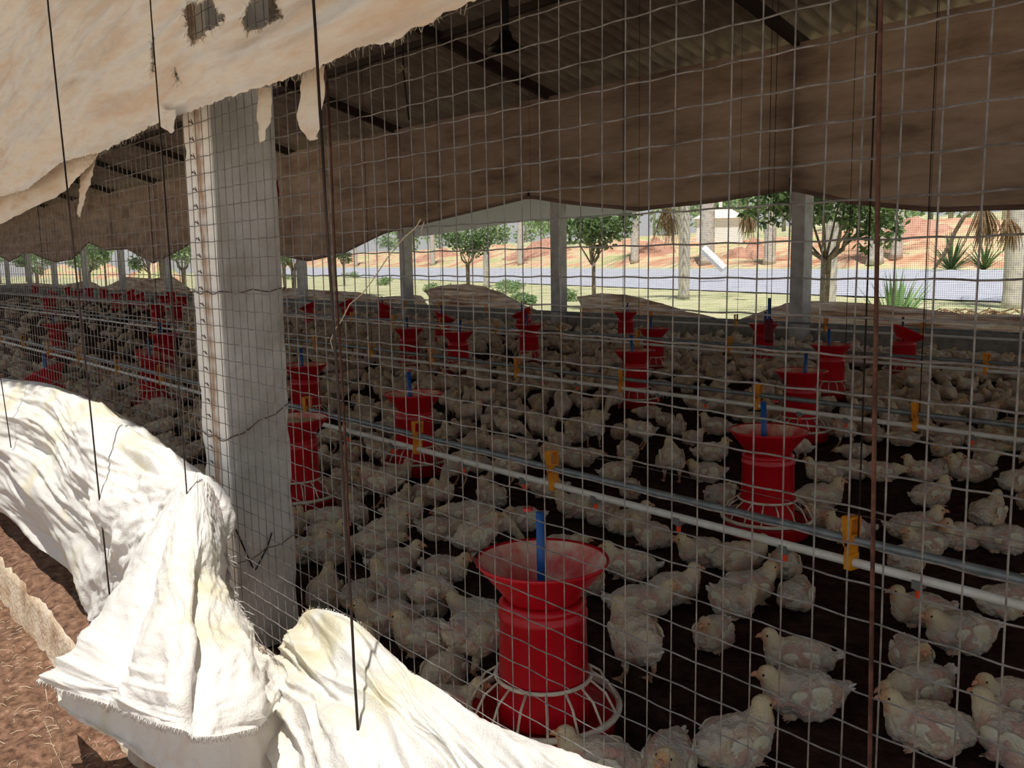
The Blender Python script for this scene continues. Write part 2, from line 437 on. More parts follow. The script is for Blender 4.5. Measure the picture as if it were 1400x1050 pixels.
# far netting (fine) with a thick strand
b = MB(); vs = []
x = X0
while x < X1:
    st = .026 if x > -32 else .06
    rr = .0011 if x > -32 else .0013
    b.add([(x - rr, YF - rr, .3), (x + rr, YF - rr, .3), (x, YF + rr, .3), (x - rr, YF - rr, 3.9), (x + rr, YF - rr, 3.9), (x, YF + rr, 3.9)],
          [(0, 1, 4, 3), (1, 2, 5, 4), (2, 0, 3, 5)])
    x += st
z = .32
while z < 2.6:
    rr = .0011
    b.add([(X0, YF - rr, z - rr), (X0, YF - rr, z + rr), (X0, YF + rr, z), (X1, YF - rr, z - rr), (X1, YF - rr, z + rr), (X1, YF + rr, z)],
          [(0, 1, 4, 3), (1, 2, 5, 4), (2, 0, 3, 5)])
    z += .026
tag(b.build('wire_netting', M['wirefar']), 'fine dark netting covering the opening of the far wall', 'netting')

# ------------------------------------------------------------------ curtains
def poly_in(p, poly):
    x, y = p; c = False; n = len(poly)
    for i in range(n):
        x1, y1 = poly[i]; x2, y2 = poly[(i + 1) % n]
        if (y1 > y) != (y2 > y) and x < (x2 - x1) * (y - y1) / (y2 - y1) + x1: c = not c
    return c
YU = -.12
def pts_at(L, y): return [at(px, py, 1, y) for px, py in L]
hem = pts_at([(-260, 365), (0, 272), (45, 258), (95, 222), (150, 208), (205, 178), (217, 172), (236, 163), (262, 156), (330, 132), (400, 112), (470, 85), (500, 68), (545, 60), (600, 32), (660, 3)], YU)
hx = [p[0] for p in hem]; hz = [p[2] for p in hem]
hx = [-13] + hx + [-.6, 1.6]; hz = [1.62] + hz + [1.70, 1.72]
holes = [[(p[0], p[2]) for p in pts_at(L, YU)] for L in (
    [(252, 11), (290, 3), (297, 22), (308, 20), (303, 33), (285, 44), (268, 58), (262, 65), (256, 50), (253, 25)],
    [(342, 0), (375, -6), (380, 15), (386, 26), (362, 38), (337, 47), (331, 40), (336, 15)],
    [(207, 55), (209, 52), (211, 100), (208, 100)],
    [(237, 98), (240, 97), (245, 112), (241, 112)])]
def hemz(x): return float(np.interp(x, hx, hz)) + .005 * noise.noise(Vector((x * 60, 0, 0))) + .006 * noise.noise(Vector((x * 21, 3, 0)))
def upfold(x, z):
    q = z - .12 * x
    f = .04 * fbm(x * .6, q * 2, 4, 3) + .026 * ridge(x * .45, q * 4.5, 2)
    f += .011 * ridge(x * 1.2, q * 12, 7) + .006 * ridge(x * 3, q * 24, 9) + .003 * fbm(x * 12, z * 18, 3, 3)
    return f
g = MB(); segs = [(-13, -5.6, 70), (-5.6, -.9, 560), (-.9, 1.6, 60)]
xs = np.concatenate([np.linspace(a, b_, n, endpoint=False) for a, b_, n in segs] + [[1.6]])
NVV = 190
for j in range(NVV + 1):
    t = (j / NVV) ** 1.35
    for x in xs:
        z0 = hemz(x); z = z0 + (3.95 - z0) * t
        k = min(1, (z - z0) / .15 + .35)
        g.v.append((x, YU - upfold(x, z) * k - .05 * t - .012 * math.exp(-((z - z0) / .02) ** 2), z))
nu = len(xs) - 1
holes_px = [[(252, 11), (290, 3), (297, 22), (308, 20), (303, 33), (285, 44), (268, 58), (262, 65), (256, 50), (253, 25)],
            [(342, 0), (375, -6), (380, 15), (386, 26), (362, 38), (337, 47), (331, 40), (336, 15)],
            [(207, 55), (209, 52), (211, 100), (208, 100)], [(237, 98), (240, 97), (245, 112), (241, 112)]]
def in_tear(v):
    if not (-3.2 < v[0] < -1.8 and v[2] < 2.3): return False
    p = pix(*v)[:2]
    return any(poly_in(p, h) for h in holes_px)
keep = [[not in_tear(g.v[j * (nu + 1) + i]) for i in range(nu)] for j in range(NVV)]
g.f = grid_faces(nu, NVV, 0, keep); g.mi = [0] * len(g.f)
up = empty('rolled_up_curtain', (-3, YU, 1.62), 'stained beige sacking curtain hanging over the upper mesh, with two torn holes', 'curtain')
def part(mb, name, m, par, smooth=True):
    o = mb.build(name, m, None, smooth); o.parent = par; o.location = -Vector(par.location); return o
part(g, 'curtain_sheet', M['cloth_up'], up)
rnd = random.Random(5)
# frayed threads round the tears and along the hem
th = MB()
edge = []
for j in range(1, NVV):
    for i in range(1, nu):
        k4 = [keep[j][i], keep[j - 1][i], keep[j][i - 1], keep[j - 1][i - 1]]
        if any(k4) and not all(k4): edge.append(g.v[j * (nu + 1) + i])
for v in edge:
    for q in range(3 if v[0] > -2.75 else 0):
        d = Vector((rnd.uniform(-1, 1), rnd.uniform(-.4, .2), rnd.uniform(-1, .6))) * rnd.uniform(.004, .024)
        p = Vector(v); th.tube([p, p + d * .5 + Vector((0, 0, .003)), p + d], .0005, 3)
for q in range(420):
    x = rnd.uniform(-5, -.9); z = hemz(x)
    y = YU - upfold(x, z) * .35 - .012
    d = Vector((rnd.uniform(-.6, .6), rnd.uniform(-.3, .3), -rnd.uniform(.2, 1))) * rnd.uniform(.004, .02)
    th.tube([(x, y, z), Vector((x, y, z)) + d], .0006, 3)
part(th, 'frayed_thread', M['twine'], up)['kind'] = 'stuff'
def flap(rows, y, name, m, par, nu=14, nv=26, amp=.008, sc=30):
    C_ = [[at(px, py, 1, y - .006 * k) for k, (px, py) in enumerate(r)] for r in rows]
    G = loft(C_, nu, nv)
    G = displaced(G, lambda u, v, p: amp * ridge(p[0] * sc, p[2] * 3, 5) + amp * .5 * fbm(p[0] * 40, p[2] * 20, 1))
    b = MB(); b.v = [tuple(p) for r in G for p in r]; b.f = grid_faces(nu, nv); b.mi = [0] * len(b.f)
    return part(b, name, m, par)
flap([[(418, 90), (430, 90), (445, 90)], [(414, 130), (428, 130), (444, 130)], [(409, 165), (426, 165), (442, 165)], [(424, 190), (430, 192), (437, 188)]], -.06, 'torn_strip', M['cloth_up'], up)
flap([[(357, 120), (363, 120), (369, 120)], [(356, 145), (363, 145), (370, 145)], [(355, 170), (362, 172), (369, 170)], [(356, 190), (360, 196), (365, 192)]], -.03, 'torn_strip', M['cloth_up'], up)
flap([[(214, 140), (228, 150), (242, 150)], [(216, 152), (230, 158), (243, 160)], [(218, 163), (232, 170), (242, 170)], [(222, 172), (236, 182), (240, 178)]], -.15, 'torn_strip', M['cloth_up'], up)
flap([[(116, 200), (126, 200), (136, 200)], [(113, 230), (122, 232), (131, 230)], [(110, 265), (115, 268), (120, 265)], [(108, 290), (110, 298), (112, 292)]], -.03, 'torn_strip', M['cloth_up'], up)
# second layer hanging inside the mesh at the far left
flap([[(-200, 200), (-60, 200), (60, 200), (140, 200)], [(-200, 270), (-60, 250), (50, 225), (136, 215)], [(-200, 320), (-60, 285), (40, 252), (118, 232)], [(-200, 370), (-60, 330), (20, 297), (92, 262)]],
     -.055, 'inner_layer', M['cloth_up'], up, 60, 30, .01, 4)

# lower curtain, left of the pillar: sagging sheet and the skirt it falls into
low = empty('dropped_curtain', (-3.2, -.1, .3), 'bright white sacking curtain sagging left of the pillar, its skirt draped towards the ground', 'curtain')
def AT(L, ys): return [at(px, py, 1, y) for (px, py), y in zip(L, ys)]
rowsL = [
    AT([(-200, 482), (-100, 500), (0, 517), (60, 524), (110, 541), (150, 560), (200, 590), (250, 628), (285, 655), (306, 700), (309, 745)], [-.04] * 11),
    AT([(-200, 515), (-100, 538), (0, 556), (60, 562), (110, 585), (150, 606), (196, 630), (240, 662), (268, 690), (284, 728), (292, 765)], [-.13, -.13, -.13, -.14, -.15, -.16, -.15, -.13, -.12, -.12, -.12]),
    AT([(-200, 545), (-100, 570), (0, 600), (62, 618), (112, 645), (150, 668), (188, 690), (222, 712), (244, 738), (260, 768), (270, 800)], [-.17, -.17, -.17, -.20, -.22, -.23, -.22, -.20, -.19, -.18, -.17]),
    AT([(-200, 570), (-100, 605), (0, 648), (64, 690), (118, 728), (150, 750), (180, 765), (208, 780), (226, 800), (240, 820), (252, 838)], [-.17, -.17, -.18, -.22, -.25, -.26, -.25, -.24, -.23, -.22, -.20]),
    AT([(-200, 590), (-100, 636), (0, 694), (68, 745), (128, 828), (150, 838), (176, 845), (198, 850), (214, 856), (228, 862), (240, 868)], [-.12, -.12, -.14, -.18, -.22, -.23, -.23, -.22, -.2, -.2, -.2])]
G = loft(rowsL, 300, 130)
def fL(u, v, p):
    e = min(1, v * 9) * .9 + .1
    w = v + .12 * math.sin(u * 9)
    f = .034 * ridge(u * 3.0, w * 2.6, 3) + .022 * ridge(u * 4.5, w * 5.5 + u * 2, 8) + .007 * ridge(u * 24, w * 26, 14)
    f += .03 * fbm(u * 5, v * 3, 6, 3) + .012 * ridge(u * 10, w * 12, 4) + .004 * fbm(u * 50, v * 20, 1, 3)
    for (cu, cv, ru, rv, a) in ((.70, .42, .018, .07, .05), (.745, .60, .022, .09, .06), (.46, .62, .03, .08, .04), (.30, .5, .03, .05, .03), (.60, .30, .07, .03, .03)):
        f -= a * math.exp(-((u - cu) / ru) ** 2 - ((v - cv) / rv) ** 2)
    return f * e * min(1, .25 + (1 - u) * 5)
G = displaced(G, fL)
b = MB(); b.v = [tuple(p) for r in G for p in r]; b.f = grid_faces(300, 130); b.mi = [0] * len(b.f)
part(b, 'curtain_sheet', M['cloth'], low)
rowsS = [
    AT([(246, 668), (252, 655), (258, 650), (266, 652), (276, 660), (286, 668), (296, 690)], [-.17, -.175, -.18, -.17, -.16, -.13, -.1]),
    AT([(200, 735), (222, 730), (244, 725), (262, 725), (280, 728), (294, 738), (306, 745)], [-.27, -.29, -.28, -.30, -.27, -.2, -.12]),
    AT([(165, 800), (192, 800), (228, 800), (254, 800), (276, 800), (290, 800), (304, 792)], [-.33, -.38, -.35, -.38, -.33, -.26, -.13]),
    AT([(120, 865), (158, 875), (208, 880), (250, 880), (286, 878), (314, 870), (335, 862)], [-.42, -.47, -.43, -.47, -.41, -.32, -.18]),
    AT([(84, 908), (128, 922), (186, 935), (240, 945), (290, 945), (334, 932), (362, 912)], [-.48, -.54, -.49, -.52, -.46, -.36, -.22]),
    AT([(58, 936), (105, 950), (165, 972), (228, 992), (290, 1006), (342, 996), (386, 962)], [-.52, -.57, -.54, -.55, -.49, -.38, -.24])]
G = loft(rowsS, 150, 170)
def fS(u, v, p):
    f = (.030 * ridge(u * 4.2 + v * .5, v * .6, 3) + .012 * ridge(u * 10 - v * 1.2, v * 1.6, 8)) * (.12 + .88 * v)
    for (cu, rw, a) in ((.24, .07, -.075), (.40, .07, .05), (.62, .05, -.04), (.80, .06, .035), (.10, .05, .03)):
        f += a * math.exp(-((u - cu + .05 * (v - .5)) / rw) ** 2) * (.05 + .95 * math.sin(PI * min(1, v * .62)) * min(1, v * 2.5))
    f += .02 * ridge(u * 3 + v * 4, v * 5 - u * 2, 12) * v
    f += .01 * fbm(u * 6, v * 5, 6, 3) * min(1, v * 4) + .005 * ridge(u * 24, v * 7, 4) + .0025 * ridge(u * 50, v * 26, 6) + .002 * fbm(p[0] * 30, p[2] * 40, 1, 3)
    return (f - .03 * v) * (1 if v < .97 else .8)
G = displaced(G, fS)
b = MB(); b.v = [tuple(p) for r in G for p in r]; b.f = grid_faces(150, 170); b.mi = [0] * len(b.f)
for q in range(700):          # fringe of loose threads along the hem and the right-hand edge
    if q < 520: i = rnd.randint(0, 150); p = Vector(G[170, i]); d = Vector((rnd.uniform(-.5, .5), rnd.uniform(-.5, 0), -1))
    else: j = rnd.randint(40, 100); p = Vector(G[j, 150]); d = Vector((rnd.uniform(.3, 1.3), rnd.uniform(-.4, .4), rnd.uniform(-1, .5)))
    d *= rnd.uniform(.004, .013) if q < 520 else rnd.uniform(.01, .045)
    b.tube([p, p + d * .5 + Vector((0, 0, .002)), p + d + Vector((rnd.uniform(-.004, .004), 0, -.002))], .0007, 3)
part(b, 'draped_skirt', M['cloth'], low)
rowsU = [
    AT([(75, 915), (130, 925), (200, 950), (270, 965), (330, 965), (380, 945)], [-.44, -.46, -.44, -.42, -.36, -.2]),
    AT([(78, 950), (120, 980), (185, 1010), (265, 1035), (335, 1045), (395, 1000)], [-.47, -.49, -.47, -.45, -.38, -.22]),
    AT([(88, 965), (135, 1003), (195, 1040), (265, 1072), (340, 1090), (402, 1060)], [-.48, -.51, -.49, -.46, -.38, -.22])]
G = displaced(loft(rowsU, 90, 30), lambda u, v, p: .012 * ridge(u * 8, v, 3) + .006 * fbm(u * 20, v * 3, 1))
b = MB(); b.v = [tuple(p) for r in G for p in r]; b.f = grid_faces(90, 30); b.mi = [0] * len(b.f)
part(b, 'under_layer', M['cloth'], low)
b = MB()
for (px, py) in ((62, 960), (70, 985), (82, 1010), (75, 950)):
    p = at(px, py, 1, -.5)
    pts = [Vector(at(px + dx_, py + dy_, 1, -.5)) for dx_, dy_ in ((0, -20), (4, 5), (-2, 25), (8, 48))]
    b.tube(pts, .0011, 4)
part(b, 'frayed_thread', M['twine'], low)['kind'] = 'stuff'

low2 = empty('dropped_curtain', (-1.8, -.1, .3), 'white sacking curtain crumpled at the bottom centre, right of the pillar foot', 'curtain')
rowsR = [
    AT([(402, 880), (411, 848), (424, 836), (452, 836), (484, 850), (520, 888), (560, 930), (640, 984), (720, 1018), (800, 1046), (900, 1090)], [-.05] * 11),
    AT([(395, 905), (405, 890), (420, 885), (450, 890), (484, 905), (530, 940), (570, 972), (650, 1020), (730, 1055), (810, 1085), (910, 1130)], [-.1, -.12, -.13, -.14, -.14, -.14, -.13, -.13, -.13, -.13, -.13]),
    AT([(388, 945), (402, 945), (420, 945), (450, 948), (484, 955), (535, 990), (575, 1015), (655, 1060), (735, 1100), (815, 1130), (915, 1170)], [-.16, -.2, -.21, -.2, -.2, -.19, -.18, -.17, -.17, -.17, -.17]),
    AT([(376, 1000), (396, 1000), (418, 1000), (450, 1005), (484, 1010), (535, 1045), (580, 1070), (660, 1110), (740, 1150), (820, 1180), (920, 1210)], [-.22, -.26, -.27, -.26, -.26, -.25, -.24, -.2, -.2, -.2, -.2]),
    AT([(365, 1090), (390, 1095), (415, 1100), (450, 1105), (484, 1110), (540, 1130), (585, 1150), (665, 1190), (745, 1220), (825, 1240), (925, 1260)], [-.26, -.3, -.31, -.31, -.3, -.28, -.26, -.22, -.2, -.2, -.2])]
G = loft(rowsR, 260, 130)
def fR(u, v, p):
    e = min(1, v * 8) * .85 + .15
    f = .034 * ridge(u * 4.2 - v * 3.5, v * 2, 13) + .018 * ridge(u * 9 - v * 6, v * 2, 18) + .01 * fbm(u * 6, v * 5, 6, 3)
    return e * (f + .005 * ridge(u * 20 - v * 12, v * 6, 4) + .002 * fbm(p[0] * 30, p[2] * 40, 1, 3))
G = displaced(G, fR)
b = MB(); b.v = [tuple(p) for r in G for p in r]; b.f = grid_faces(260, 130); b.mi = [0] * len(b.f)
for q in range(240):
    i = rnd.randint(0, 190); p = Vector(G[0, i]) if q > 60 else Vector(G[rnd.randint(0, 90), 0])
    d = Vector((rnd.uniform(-1, 1), rnd.uniform(-.4, .4), rnd.uniform(-.3, 1))) * rnd.uniform(.003, .01 if q > 60 else .03)
    b.tube([p, p + d], .0006, 3)
part(b, 'curtain_sheet', M['cloth'], low2)

# far side curtains (outside the netting)
b = MB()
hp = [(-76, 1.7), (-57.9, 2.03), (-55, 1.6), (-52, 1.95), (-50, 2.0), (-48, 1.7), (-45.8, 1.5), (-43, 1.6), (-40.4, 2.25), (-38, 1.9), (-35.5, 1.9), (-32.8, 1.35), (-30, 1.8), (-28.5, 2.1),
      (-26, 1.9), (-23.2, 1.5), (-21.3, 1.32), (-19.5, 1.5), (-17.7, 1.9), (-16.9, 1.98), (-14.6, 2.2), (-12.75, 2.38), (-11.6, 2.2), (-10.1, 2.02), (-8.6, 2.06), (-7.3, 2.16), (-6.4, 1.92), (-5.3, 1.76), (-4.2, 1.74), (-3, 1.95), (-2.2, 2.2), (0, 1.8), (9, 1.9)]
hp = [(x * .972, 1.25 + (z - 1.25) * .972) for x, z in hp]; YC = YF - .40
xs = np.linspace(X0, X1, 900); NVV = 60
for j in range(NVV + 1):
    t = j / NVV
    for x in xs:
        zh = float(np.interp(x, [p[0] for p in hp], [p[1] for p in hp]))
        z = zh + (4.02 - zh) * t
        sag = math.exp(-((z - zh) / .16) ** 2)
        r = YC + .04 * fbm(x * .7 + z * .9, z * .8, 1, 3) + .022 * ridge(x * .9 + z * 1.3, z * 1.6, 4) + .012 * ridge(x * 2.5 + z * 3.5, z * 2, 14) - .05 * sag
        r -= .045 * sag * ridge(x * .25, (z - zh) * 9, 7) + .04 * math.exp(-((z - zh - .30) / .05) ** 2)
        b.v.append((x, r, z))
b.f = grid_faces(899, NVV); b.mi = [0] * len(b.f)
fc = empty('far_curtain', (-12, YC, 2), 'brown translucent sacking curtain hung along the upper far wall, hem looped in scallops', 'curtain')
part(b, 'curtain_sheet', M['cloth_far'], fc)
b = MB(); pts = []
for x in xs[::2]:
    zh = float(np.interp(x, [p[0] for p in hp], [p[1] for p in hp]))
    pts.append((x, YC - .05 + .01 * noise.noise(Vector((x, 0, 0))), zh + .01))
b.tube(pts, .03, 8); part(b, 'rolled_hem', M['cloth_far'], fc)
b = MB(); b.tube([(-12.4, YC - .04, 2.33), (-12.39, YC - .06, 2.4), (-12.42, YC - .03, 2.46)], .025, 6); b.tube([(-7.1, YC - .04, 2.1), (-7.08, YC - .06, 2.18), (-7.1, YC - .03, 2.28)], .02, 6)
part(b, 'tie', M['rope'], fc)
def hump(name, pts, label, grp=None):
    b = MB(); n = 160; m = 26
    xa, xb = pts[0][0], pts[-1][0]
    for j in range(m + 1):
        t = j / m
        for i in range(n + 1):
            x = xa + (xb - xa) * i / n
            zt = float(np.interp(x, [p[0] for p in pts], [p[1] for p in pts]))
            z = .12 + (zt - .12) * t
            y = YF + .14 + .16 * math.sin(PI * min(1, t * 1.02)) + .06 * ridge(x * .8, z * 8 - x * .5, 5) + .03 * ridge(x * 2, z * 20, 9)
            b.v.append((x, y, z + .01 * noise.noise(Vector((x * 4, t * 3, 2)))))
    b.f = grid_faces(n, m); b.mi = [0] * len(b.f)
    return tag(b.build(name, M['cloth_low'], smooth=True), label, 'curtain', grp)
hump('slumped_curtain', [(-16.7, .62), (-16, .74), (-15.2, .78), (-14.5, .74), (-14, .62), (-13.4, .42), (-12.9, .29)], 'low brown curtain hump behind the far wall, just left of the central post')
hump('slumped_curtain', [(-11.85, .58), (-11.2, .66), (-10.6, .64), (-9.9, .52), (-9.2, .38), (-8.6, .29)], 'low brown curtain hump between the central far post and the right-hand far post')
hump('slumped_curtain', [(-8.35, .30), (-7.9, .46), (-7.5, .58), (-7.0, .62), (-6.3, .6), (-5.6, .56), (-5, .5), (-4.4, .52), (-3, .5), (-1, .4)], 'long low brown curtain heap behind the right part of the far wall')
hump('slumped_curtain', [(-30, .42), (-27, .5), (-25, .45), (-23, .6), (-21.5, .56), (-19.5, .54), (-18.5, .44), (-17, .52), (-16.8, .5)], 'low brown curtain heap behind the far wall, close right of the big pillar')
hump('slumped_curtain', [(-60, .3), (-52, .5), (-46, .45), (-42, .7), (-40, .4), (-37, .85), (-34, .8), (-32, .9), (-30.5, .5)], 'low distant curtain heap behind the far wall, left of the big pillar')
b = MB(); n, m = 60, 12
for j in range(m + 1):
    for i in range(n + 1):
        t = i / n; x = -19 + 10.4 * t
        zb = float(np.interp(x, [-19, -17.2, -13.9, -11.15, -9.3, -8.6], [1.8, 1.87, 2.05, 2.06, 2.2, 2.3]))
        z = zb + (3.8 - zb) * j / m
        b.v.append((x, YF + 1.0 + .05 * ridge(x * .5, z * 1.6, 2), z))
b.f = grid_faces(n, m); b.mi = [0] * len(b.f)
tag(b.build('outer_tarpaulin', M['tarp'], smooth=True), 'pale tarpaulin hanging outside beyond the far netting at centre, below the curtain hem', 'tarpaulin')

# ------------------------------------------------------------------ curtain ropes outside the near mesh
def rope(px0, py0, px1, py1, lab, r=.0025, m='rope', y=-.19, ztop=2.9, zend=None, wob=.004):
    a = at(px0, py0, 1, y); c = at(px1, py1, 1, y)
    x0 = (a[0] + c[0]) / 2
    zt = ztop; zb = c[2] if zend is None else zend
    b = MB(); pts = []
    for k in range(41):
        z = zt + (zb - zt) * k / 40
        x = a[0] + (c[0] - a[0]) * max(0, min(1, (a[2] - z) / (a[2] - c[2])))
        pts.append((x + wob * noise.noise(Vector((x0, z * 3, 0))) + wob * .4 * noise.noise(Vector((x0, z * 12, 4))), y, z))
    b.tube(pts, r, 6)
    return tag(b.build('curtain_rope', M[m], smooth=True), lab, 'rope')
rope(65, 0, 150, 815, 'dark curtain rope hanging left of the pillar, over the middle of the white curtain', y=-.30, r=.0028)
rope(206, 0, 256, 680, 'dark curtain rope just left of the pillar, ending where the skirt gathers', y=-.24, r=.0019)
rope(428, 0, 493, 1050, 'dark curtain rope just right of the pillar, down over the crumpled curtain', y=-.27, r=.0028)
rope(-60, 100, 15, 612, 'short dark curtain rope at the left edge of the view', y=-.25, r=.0025)
a = at(1204, 0, 1, -.012); c = at(1189, 1050, 1, -.012)
b = MB(); b.tube([(a[0] + (c[0] - a[0]) * (a[2] - z) / (a[2] - c[2]), -.012, z) for z in np.linspace(2.9, .1, 30)], .003, 8)
tag(b.build('rusty_rod', M['rust'], smooth=True), 'thin rusty brown rod standing against the mesh at the right', 'rod')
a = at(447, 120, 1, -.012); c = at(476, 700, 1, -.012)
b = MB(); b.tube([(a[0] + (c[0] - a[0]) * (a[2] - z) / (a[2] - c[2]) + .003 * math.sin(z * 9), -.012, z) for z in np.linspace(2.6, .5, 50)], .003, 6)
tag(b.build('rusty_wire', M['rust'], smooth=True), 'wavy rusty wire hanging on the mesh right of the pillar', 'wire')
b = MB(); b.tube([Vector(at(px, py, 1, -.01)) for px, py in ((575, 300), (568, 312), (553, 324), (548, 330), (530, 352), (508, 385), (495, 402), (478, 416), (467, 438), (457, 452), (452, 466), (455, 478))], .0013, 5)
b.tube([Vector(at(px, py, 1, -.01)) for px, py in ((580, 303), (576, 314), (577, 322))], .0011, 5)
tag(b.build('loose_twine', M['twine']), 'pale loose twine snagged diagonally on the mesh right of the pillar', 'twine')
a = at(379, 245, 1, .24); b = MB(); b.tube([Vector(at(px, py, 1, .235)) for px, py in ((376, 236), (380, 260), (379, 320), (381, 372), (388, 470))], .004, 6)
tag(b.build('red_cord', mat('red_cord', rgb(120, 20, 24), .8)), 'red cord hanging behind the right edge of the big pillar', 'cord')
# ------------------------------------------------------------------ hanging things inside
b = MB()
LP = Vector((-6.75, 4.55, 3.2))
lm = empty('pendant_lamp', LP, 'dark metal lamp shade hanging below the roof, upper centre', 'lamp')
b.lathe([(.02, .16), (.05, .15), (.07, .08), (.17, .0), (.175, -.01), (.165, -.005), (.06, .07), (.02, .1)], 24); b.build('lamp_shade', M['black'], lm, True)
b = MB(); b.tube([(0, 0, .14), (0, 0, 2.1)], .035, 6); b.build('cable', M['black'], lm)
tf = empty('dried_tuft', (-5.6, 2.64, 2.25), 'dry orange tuft on a dark cord hanging under the roof, right of the upper curtain', 'tuft')
b = MB(); b.tube([(0, 0, 2.6), (0, 0, .35), (.02, .02, 0)], .006, 5); b.build('cord', M['rope'], tf)
b = MB()
for k in range(14): b.tube([(0, 0, .35), (rnd.uniform(-.05, .05), rnd.uniform(-.05, .05), .35 + rnd.uniform(-.05, .05))], .004, 4)
b.build('bristles', M['twine'], tf)

# ------------------------------------------------------------------ drinker lines
def bracket_mesh():
    b = MB()
    b.box(-.012, .012, -.02, .02, -.022, .03); b.box(-.008, .008, -.022, .022, .03, .062)
    b.box(-.014, .014, -.022, .022, .050, .062)
    for sy in (-1, 1):
        b.add([(-.014, sy * .018, .085), (.014, sy * .018, .085), (.014, sy * .024, .085), (-.014, sy * .024, .085),
               (-.016, sy * .018 + .0, .14), (.016, sy * .018, .14), (.016, sy * .026, .14), (-.016, sy * .026, .14)],
              [(0, 3, 2, 1), (4, 5, 6, 7), (0, 1, 5, 4), (2, 3, 7, 6), (1, 2, 6, 5), (0, 4, 7, 3)])
    b.box(-.014, .014, -.022, .022, .062, .088)
    b.box(-.016, .016, -.024, .024, .135, .143)
    me = b.mesh('hanger_bracket'); me.materials.append(M['yellow']); return me
BR = bracket_mesh()
def cyl_mesh(r, z0, z1, name, m, n=10):
    b = MB(); b.tube([(0, 0, z0), (0, 0, z1)], r, n); me = b.mesh(name); me.materials.append(m); return me
b = MB(); b.box(-.014, .014, -.017, .017, -.026, .0); b.box(-.009, .009, -.009, .009, -.032, -.024); SA = b.mesh('saddle'); SA.materials.append(M['saddle'])
b = MB(); b.tube([(0, 0, -.055), (0, 0, -.03)], .0085, 10); b.tube([(0, 0, -.062), (0, 0, -.055)], .003, 6); NI = b.mesh('nipple'); NI.materials.append(M['orange'])
def drinker(y, z, brs, nips, label, xa=-70, xb=3.5):
    L = empty('drinker_line', (0, y, z), label, 'drinker line', 'rows of nipple drinker pipes')
    b = MB()
    pts = [(x, .002 * noise.noise(Vector((x, y, 0))), .006 * noise.noise(Vector((x * .5, y, 0)))) for x in np.arange(xa, xb, .5)]
    b.tube(pts, .0145, 10); b.build('water_pipe', M['pvc'], L, True)
    b = MB(); b.tube([(p[0], p[1] + .004, p[2] + .068) for p in pts], .0145, 10); b.build('support_pipe', M['steel'], L, True)
    for x in brs:
        o = link('hanger_bracket', BR, L); o.location = (x, 0, 0); o.rotation_euler = (0, rnd.uniform(-.12, .12), rnd.uniform(-.3, .3))
    for x in nips:
        s = link('saddle', SA, L); s.location = (x, 0, 0)
        q = link('nipple', NI, s)
    zt = 5.4 - abs(y - 5.1) * .33
    sc_ = cyl_mesh(.003, .075, zt - z, 'suspension_cord', M['rope'], 4)
    for x in (brs[1] + .02, brs[3] + .02, brs[6] + .02, brs[9] + .02): link('suspension_cord', sc_, L).location = (x, 0, 0)
    b = MB(); b.tube([(x, 0, .15 + .004 * math.sin(x * 5)) for x in np.arange(xa, xb, .6)], .0012, 4); b.build('guard_wire', M['wire'], L)
    return L
drinker(1.40, .325, [-.1, -1.39, -2.72, -3.72, -4.87, -6.1, -7.35, -8.45, -9.65, -10.8, -12, -13.2], [-.35, -.76, -1.18, -1.62, -2.06, -2.48, -2.91, -3.34, -3.95, -4.4, -5.2, -5.6, -6.4, -6.8, -7.7, -8.1, -9, -9.9],
        'nearest drinker line, white pipe under grey pipe with yellow brackets and orange nipples')
drinker(3.65, .33, [-1.2, -2.3, -3.3, -4.45, -5.6, -6.8, -7.85, -9, -10.2, -11.4, -12.6, -13.8], [-1.6, -2, -2.7, -3, -3.7, -4.1, -4.9, -5.3],
        'second drinker line from the near mesh, dull pipes with amber brackets')
drinker(6.2, .34, [-3, -4.2, -5.4, -6.6, -7.8, -9, -10.2, -11.4, -12.6, -13.8, -15], [], 'third drinker line from the near mesh, dark pipes across the crowded flock')
drinker(8.9, .35, [-3.6, -4.8, -6.0, -7.3, -8.8, -10.2, -11.4, -12.6, -14, -15.2], [], 'farthest drinker line, dark pipes running in front of the far wall')

